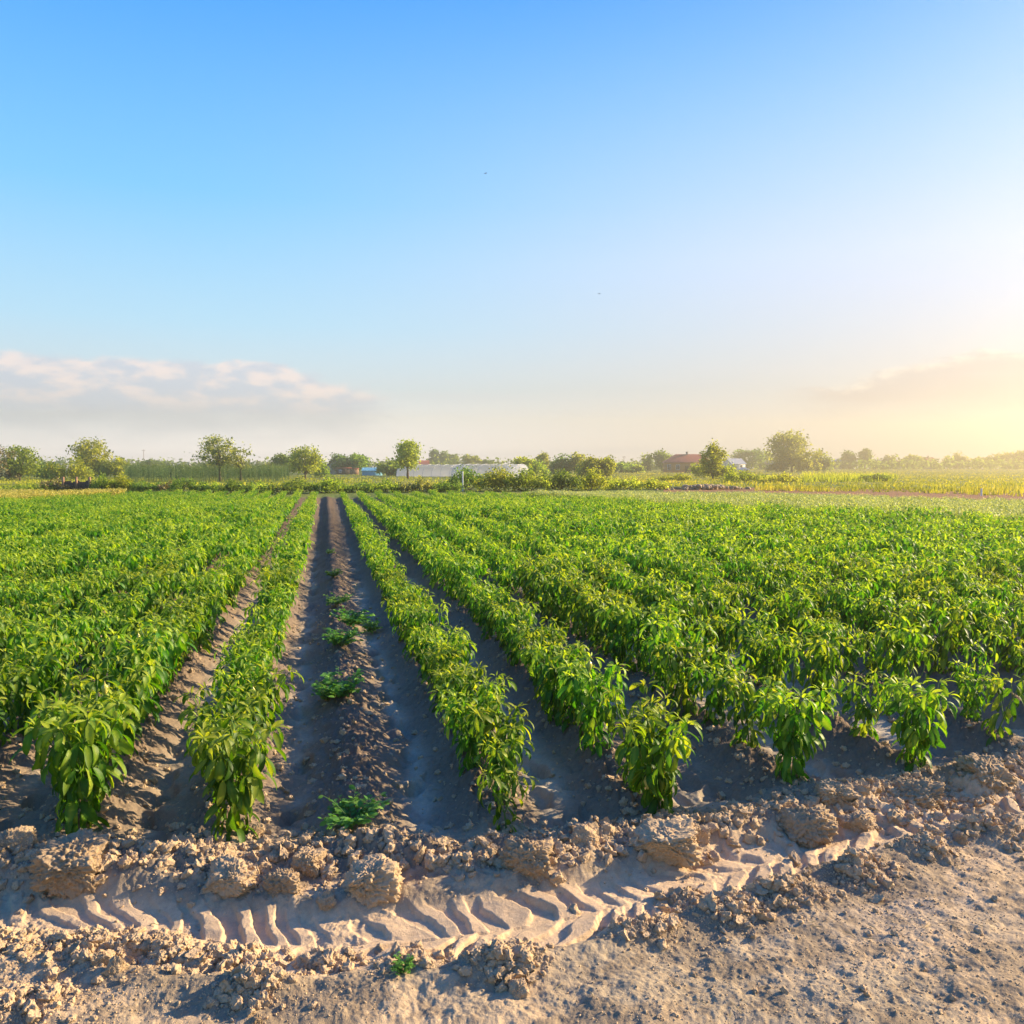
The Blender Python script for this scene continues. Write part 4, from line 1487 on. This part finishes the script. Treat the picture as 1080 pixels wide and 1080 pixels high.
def house(name, label, X, base, wpx, wall_px, roof_px, wm, rm, roof='gable', depth_m=6.0, along=True, wins=(), door=None, chimney=None, cat='house', rz=0.0, oh=.35):
    """front wall faces the camera; the ridge runs along it (or away from us when along is False)"""
    p, k = at(X, base)
    W, hw, hr = wpx * k, wall_px * k, roof_px * k
    D = depth_m
    root = link(name, None, None, p, -YAW - math.atan2(lat_of(p[0], p[1]), depth_of(p[0], p[1])) * .5 + rz)
    tag(root, label, cat)
    wl = Soup()
    if roof == 'gable' and not along:
        V = [(-W / 2, 0, -.2), (W / 2, 0, -.2), (W / 2, D, -.2), (-W / 2, D, -.2), (-W / 2, 0, hw), (W / 2, 0, hw), (W / 2, D, hw), (-W / 2, D, hw), (0, 0, hw + hr), (0, D, hw + hr)]
        wl.poly(V, [(0, 1, 5, 4), (4, 5, 8), (1, 2, 6, 5), (2, 3, 7, 6), (6, 7, 9), (3, 0, 4, 7)])
    elif roof == 'gable':
        V = [(-W / 2, 0, -.2), (W / 2, 0, -.2), (W / 2, D, -.2), (-W / 2, D, -.2), (-W / 2, 0, hw), (W / 2, 0, hw), (W / 2, D, hw), (-W / 2, D, hw), (-W / 2, D / 2, hw + hr), (W / 2, D / 2, hw + hr)]
        wl.poly(V, [(0, 1, 5, 4), (1, 2, 6, 5), (5, 6, 9), (2, 3, 7, 6), (3, 0, 4, 7), (7, 4, 8)])
    else:
        wl.box((0, D / 2, hw / 2 - .1), (W, D, hw + .2))
    wl.build('wall', wm, root)
    rf = Soup()
    th = .14
    if roof == 'flat':
        rf.box((0, D / 2, hw + hr / 2), (W + 2 * oh, D + 2 * oh, hr))
    else:
        a, b = W / 2 + oh, D + oh
        if roof == 'hip':
            ins = min(D / 2, W / 2 * .75) * .7
            low = [(-a, -oh, hw - .05), (a, -oh, hw - .05), (a, b, hw - .05), (-a, b, hw - .05)]
            rd = [(-W / 2 + ins, D / 2, hw + hr), (W / 2 - ins, D / 2, hw + hr)]
            fc = [(0, 1, 5, 4), (1, 2, 5), (2, 3, 4, 5), (3, 0, 4)]
        elif along:
            low = [(-a, -oh, hw - .1), (a, -oh, hw - .1), (a, b, hw - .1), (-a, b, hw - .1)]
            rd = [(-a, D / 2, hw + hr + .04), (a, D / 2, hw + hr + .04)]
            fc = [(0, 1, 5, 4), (2, 3, 4, 5)]
        else:
            low = [(-a, -oh, hw - .1), (a, -oh, hw - .1), (a, b, hw - .1), (-a, b, hw - .1)]
            rd = [(0, -oh, hw + hr + .04), (0, b, hw + hr + .04)]
            fc = [(0, 4, 5, 3), (1, 2, 5, 4)]
        V = np.array(low + rd)
        rf.poly(V + (0, 0, th), fc)
        rf.poly(V, [f[::-1] for f in fc])
        n = 4 if roof == 'hip' else 0
        edges = {}
        for f in fc:
            for i in range(len(f)):
                e = (f[i], f[(i + 1) % len(f)])
                edges[tuple(sorted(e))] = edges.get(tuple(sorted(e)), []) + [e]
        for e in edges.values():
            if len(e) == 1:
                i, j = e[0]
                rf.poly([V[i], V[j], V[j] + (0, 0, th), V[i] + (0, 0, th)], [(0, 1, 2, 3)])
    r_o = rf.build('roof', rm, root)
    if chimney is not None:
        c = Soup()
        c.box((chimney * W, D * .5, hw + hr + .15), (.6, .6, 1.2))
        c.box((chimney * W, D * .5, hw + hr + .80), (.75, .75, .12))
        c.build('chimney', M['plaster'], r_o)
    for fx, fz, ww, wh in wins:
        wh = min(wh, hw * .55)
        ww = min(ww, W * .22)
        f_ = Soup()
        cx, cz = fx * W, fz * hw
        for sx_, sz, bw, bh in ((-1, 0, .09, wh + .18), (1, 0, .09, wh + .18)):
            f_.box((cx + sx_ * (ww / 2 + .045), -.02, cz), (bw, .12, bh))
        for sz in (-1, 1):
            f_.box((cx, -.02, cz + sz * (wh / 2 + .045)), (ww, .12, .09))
        f_.box((cx, -.02, cz), (.06, .10, wh))
        fo = f_.build('window', M['white'], root)
        g = Soup()
        g.box((cx, -.005, cz), (ww, .05, wh))
        g.build('pane', M['glass'], fo)
    if door is not None and hw > 2.0:
        dd = Soup()
        dd.box((door * W, -.02, .98), (.95, .10, 1.95))
        do = dd.build('door', M['darkwood'], root)
        kn = Soup()
        kn.box((door * W + .36, -.09, 1.0), (.05, .05, .16))
        kn.build('handle', M['zinc'], do)
    return root


house('brick_house', 'orange brick house with dark hipped roof behind the meadow', 727, 498.5, 50, 10.5, 8.5, M['brick'], M['brown_roof'], 'hip', 9, wins=((-.42, .55, .9, 1.3), (-.24, .55, .9, 1.3), (.14, .55, 1.5, 1.3), (.38, .5, 1.0, 1.5)), door=-.05, chimney=-.02)
house('grey_house', 'low grey house with steep dark gable left of the brown shed', 352, 500, 17, 7, 8, M['plaster'], M['grey_roof'], 'gable', 6, along=False, wins=((-.22, .5, .6, .7),), door=.2)
house('brown_shed', 'long dark brown shed with flat roof beside the grey house', 362, 500.3, 14, 6, 1.2, M['darkwood'], M['brown_roof'], 'flat', 3, cat='shed', oh=.15, wins=((-.2, .55, .5, .5),))
house('wooden_shed', 'short orange wooden shed between the dark shed and blue shed', 373, 500.6, 8, 6, .8, M['wood'], M['brown_roof'], 'flat', 3, cat='shed', oh=.1, door=.1)
house('blue_shed', 'low pale blue sheeted shed left of the greenhouse', 392, 501.5, 20, 5, 2.4, M['blue'], M['blue'], 'gable', 3, cat='shed', oh=.12, door=-.2)
house('red_roofed_house', 'house showing only its red roof behind the greenhouse', 447, 496, 9, 5, 5.0, M['plaster'], M['red_roof'], 'gable', 6, wins=((0, .5, .8, .9),))
house('white_cabin', 'small white gabled cabin behind the weeds, right of the tapering tree', 779, 496, 17, 6.5, 5.5, M['white'], M['zinc'], 'gable', 6, rz=.5, wins=((-.2, .5, .8, .8),), door=.2)
house('zinc_roofed_house', 'low house with pale metal roof right of the golden tree', 883, 494.3, 20, 5.2, 5.2, M['plaster'], M['zinc'], 'gable', 7, wins=((-.25, .5, 1.2, .8), (.2, .5, 1.2, .8)))
house('long_barn', 'long low barn with greyish roof behind the meadow fence', 949, 494.2, 20, 5.5, 3.0, M['plaster'], M['brown_roof'], 'gable', 7, cat='barn', wins=((-.3, .5, 1., .8), (.25, .5, 1., .8)))
house('gabled_house', 'far house with pale gable left of the wide dome of foliage', 981, 494.1, 16, 7, 4.8, M['plaster'], M['brown_roof'], 'gable', 8, rz=.35, wins=((-.2, .5, 1.2, 1.1), (.2, .5, 1.2, 1.1)), chimney=.2)
house('brown_house', 'dull brown house under the dark tree at right edge', 1078, 494.2, 14, 8, 1.5, M['wood'], M['brown_roof'], 'flat', 6, oh=.2, wins=((-.1, .5, 1.2, 1.1),))
house('low_house', 'grey roof glimpsed left of the golden tree', 812, 495, 16, 5.5, 3.4, M['plaster'], M['grey_roof'], 'gable', 6, wins=((0, .5, 1.0, .9),))
house('pale_roofed_hut', 'tiny pale roofed hut behind the corn', 199, 497, 6, 4, 3, M['plaster'], M['plaster'], 'gable', 3, cat='hut', along=False, oh=.1)


# polytunnel greenhouses
def poly_mat():
    m_, t = mat('white_film')
    n = t.noise(t.n('ShaderNodeTexCoord').outputs['Object'], 1.5, 4)
    c = t.ramp(n, [(.3, (.80, .79, .77)), (.7, (.90, .89, .86))])
    p = t.n('ShaderNodeBsdfPrincipled', {'Base Color': c, 'Roughness': .35})
    tr = t.n('ShaderNodeBsdfTranslucent', {'Color': (.93, .92, .9, 1)})
    t.out(t.n('ShaderNodeMixShader', {0: .78, 1: p.outputs[0], 2: tr.outputs[0]}).outputs[0])
    return m_


M['film'] = poly_mat()


def tunnel(label, X0, X1, base, hpx, ribs, rz=0.0):
    p0, k = at(X0, base)
    p1, _ = at(X1, base)
    L = float(np.linalg.norm(p1 - p0)) / math.cos(rz) * .96
    ht = hpx * k
    rad = ht * 1.25
    ang = math.atan2(p1[1] - p0[1], p1[0] - p0[0]) + rz
    root = link('greenhouse', None, None, p0, ang)
    tag(root, label, 'greenhouse', 'white film tunnel greenhouses')
    na, nl = 18, ribs * 4
    th = np.linspace(0, PI, na + 1)
    prof = np.stack([np.zeros(na + 1), -np.cos(th) * rad + rad, np.power(np.sin(th), .8) * ht], 1)
    V = []
    for i in range(nl + 1):
        sag = 1 - .008 * abs(math.sin(PI * i / 4))
        V.append(prof * (1, 1, sag) + (L * i / nl, 0, 0))
    V = np.concatenate(V)
    idx = np.arange((nl + 1) * (na + 1)).reshape(nl + 1, na + 1)
    F = np.stack([idx[:-1, :-1], idx[1:, :-1], idx[1:, 1:], idx[:-1, 1:]], -1).reshape(-1, 4)
    link('cover', new_mesh('cover', V, [F], M['film'], smooth=True), root)
    for i in range(ribs + 1):
        s = Soup()
        s.tube(prof * (1, 1, 1.004) + (L * i / ribs, 0, .01), .03, 5)
        s.build('rib', M['zinc'], root)
    for x_ in (0, L):
        s = Soup()
        s.poly(np.concatenate([prof * (1, .995, .99) + (x_, 0, 0), [(x_, rad, 0)]]), [(i, i + 1, na + 1) for i in range(na)])
        s.build('end_wall', M['film'], root)
    return root


tunnel('long white tunnel greenhouse behind the lone round tree', 418, 508, 502.5, 12.5, 9, -.42)
tunnel('nearer pale tunnel greenhouse with rounded right end behind the hedge', 476, 543, 504, 14.5, 7, -.55)


# parked car far away beside the white cabin
def car():
    p, k = at(784, 497.5)
    root = link('parked_car', None, None, p, -YAW - .25)
    tag(root, 'pale parked car among weeds below the white cabin', 'car')
    prof = [(-2, .35), (-2, .8), (-1.75, .92), (-1.1, .95), (-.75, 1.4), (.6, 1.42), (1.15, .98), (1.85, .85), (2.0, .6), (2.0, .35)]
    n = len(prof)
    s = Soup()
    V = [(x, -.8 + (.12 if z > 1 else 0), z) for x, z in prof] + [(x, .8 - (.12 if z > 1 else 0), z) for x, z in prof]
    s.poly(V, [tuple(range(n)), tuple(range(2 * n - 1, n - 1, -1))] + [(i, n + i, n + (i + 1) % n, (i + 1) % n) for i in range(n)])
    s.build('body', M['white'], root)
    for sy in (-1, 1):
        g = Soup()
        yv = sy * .755
        g.poly([(-.95, yv, .98), (1.0, yv, .98), (.55, yv * .93, 1.34), (-.70, yv * .93, 1.34)], [(0, 1, 2, 3)])
        g.build('window', M['glass'], root)
    for sx_ in (-1.25, 1.25):
        for sy in (-1, 1):
            g = Soup()
            th = np.linspace(0, 2 * PI, 15)[:-1]
            a = np.stack([np.cos(th) * .33 + sx_, np.full(14, sy * .84), np.sin(th) * .33 + .33], 1)
            b = a - (0, sy * .2, 0)
            g.poly(np.concatenate([a, b]), [tuple(range(14)), tuple(range(27, 13, -1))] + [(i, (i + 1) % 14, 14 + (i + 1) % 14, 14 + i) for i in range(14)])
            g.build('wheel', M['rubber'], root)


car()


def fence(label, X0, X1, base, hpx, n, mname, rails=2):
    p0, k = at(X0, base)
    p1, _ = at(X1, base)
    root = link('fence', None, None, p0, math.atan2(p1[1] - p0[1], p1[0] - p0[0]))
    tag(root, label, 'fence')
    L, h_ = float(np.linalg.norm(p1 - p0)), hpx * k
    for i in range(n + 1):
        s = Soup()
        s.box((L * i / n, 0, h_ * .5 - .1), (.12, .12, h_ + .2))
        s.build('post', M[mname], root)
    for j in range(rails):
        s = Soup()
        s.box((L / 2, -.08, h_ * (.45 + .45 * j)), (L, .04, .12))
        s.build('rail', M[mname], root)


fence('pale wooden fence along the far edge of the meadow at right', 1000, 1075, 492.3, 3.0, 14, 'plaster')
fence('short white fence below the long barn', 948, 962, 492.8, 4.2, 6, 'white', 3)
fence('low fence below the round tree and pale roof', 905, 940, 493, 3.5, 9, 'plaster')
fence('pale fence left of the big golden tree trunk', 815, 834, 495.5, 3, 5, 'plaster')


def dark_wall():
    p, k = at(82, 519)
    root = link('board_wall', None, None, (p[0], p[1], 0), -YAW - .1)
    tag(root, 'dark broken board wall behind the yellowing strip', 'wall')
    s = Soup()
    r = np.random.default_rng(9)
    n = 14
    W = 32 * k
    for i in range(n):
        hh = r.uniform(.78, .95) * 13 * k
        s.box(((i + .5) / n * W - W / 2, r.uniform(-.015, .015), hh / 2), (W / n * .93, .04, hh))
    s.build('boards', M['darkwood'], root)
    for i in (-1, 0, 1):
        q = Soup()
        q.box((i * W * .46, -.10, 8 * k), (.10, .10, 16 * k))
        q.build('post', M['wood'], root)


dark_wall()


def pole(label, X, top, base, arm=True, mname='wood', name='utility_pole', cat='pole'):
    p, k = at(X, base)
    root = link(name, None, None, p, -YAW)
    tag(root, label, cat)
    h_ = (max(base, 494.4) - top) * k
    s = Soup()
    s.tube(np.array([(0, 0, -.2), (0, 0, h_)]), (.08, .06) if arm else (.045, .04), 8)
    s.build('post', M[mname], root)
    if arm:
        s = Soup()
        s.box((0, -.1, h_ - .35), (1.3, .08, .1))
        s.build('crossarm', M[mname], root)


pole('thin utility pole behind the corn at left', 152, 474, 497)
pole('thin utility pole right of the thin drooping tree', 272, 485, 499)
pole('utility pole between the low dark tree and thin sparse tree', 658, 481, 497)
pole('short white stake in the weedy strip near right edge', 1035, 515, 523, False, 'white', 'stake', 'stake')
pole('white stake among hedge weeds before the greenhouse', 488, 497, 518, False, 'white', 'stake', 'stake')


def rubble():
    p, k = at(745, 516)
    s = Soup()
    r = np.random.default_rng(15)
    for i in range(160):
        V, F = CR_T[i % 5]
        c = np.array((r.normal(0, 1.3), r.normal(0, .8), 0))
        c[2] = max(0, .25 * (1 - (c[0] / 2.2) ** 2)) * r.uniform(.3, 1)
        s.add(V * r.uniform(.04, .2) + c, F)
    o = s.build('rubble_heap', M['rubble'], None, loc=(p[0], p[1], 0))
    tag(o, 'pale rubble heap at the left end of the brown soil strip', 'heap', kind='stuff')


rubble()


def bird(label, X, Y, dist, rz):
    d = np.array(ray(X, Y))
    p = np.array((0, 0, H)) + d * dist
    root = link('bird', None, None, p, rz, .75)
    tag(root, label, 'bird', 'birds high in the sky')
    m_ = M['rubber']
    s = Soup()
    s.tube(np.array([(-.10, 0, 0), (-.06, 0, .005), (0, 0, .01), (.06, 0, .012), (.10, 0, .02), (.13, 0, .018)]), (.004, .018, .028, .022, .017, .003), 8)
    s.poly([(-.09, -.012, 0), (-.09, .012, 0), (-.17, .035, 0), (-.17, -.035, 0)], [(0, 1, 2, 3)])
    s.build('body', m_, root)
    for sy in (-1, 1):
        q = Soup()
        V = np.array([(.05, sy * .02, .015), (.06, sy * .10, .06), (.02, sy * .20, .05), (-.04, sy * .26, .03), (-.02, sy * .12, .05), (-.04, sy * .02, .012)])
        q.poly(np.concatenate([V, V + (0, 0, .006)]), [(0, 1, 4, 5), (1, 2, 3, 4), (11, 10, 7, 6), (10, 9, 8, 7)])
        q.build('wing', m_, root)


bird('dark bird speck high in the blue, left of centre', 512, 183, 60, .4)
bird('small bird speck lower in the pale sky, right of the other', 632, 310, 60, .5)

# ------------------------------------------------------------------ air


def haze():
    s = Soup()
    s.box((0, 0, 10.5), (930, 930, 29))
    m_, t = mat('added_glow_haze')
    v = t.n('ShaderNodeVolumePrincipled', {'Color': (1.0, .86, .56, 1), 'Density': .0019, 'Anisotropy': .80})  # volume added so its forward scatter gives a golden glow at right
    t.out(v.outputs[0], sock='Volume')
    o = s.build('haze', m_)
    tag(o, 'warm haze volume added for the golden glow on the right', 'haze', kind='stuff')


haze()
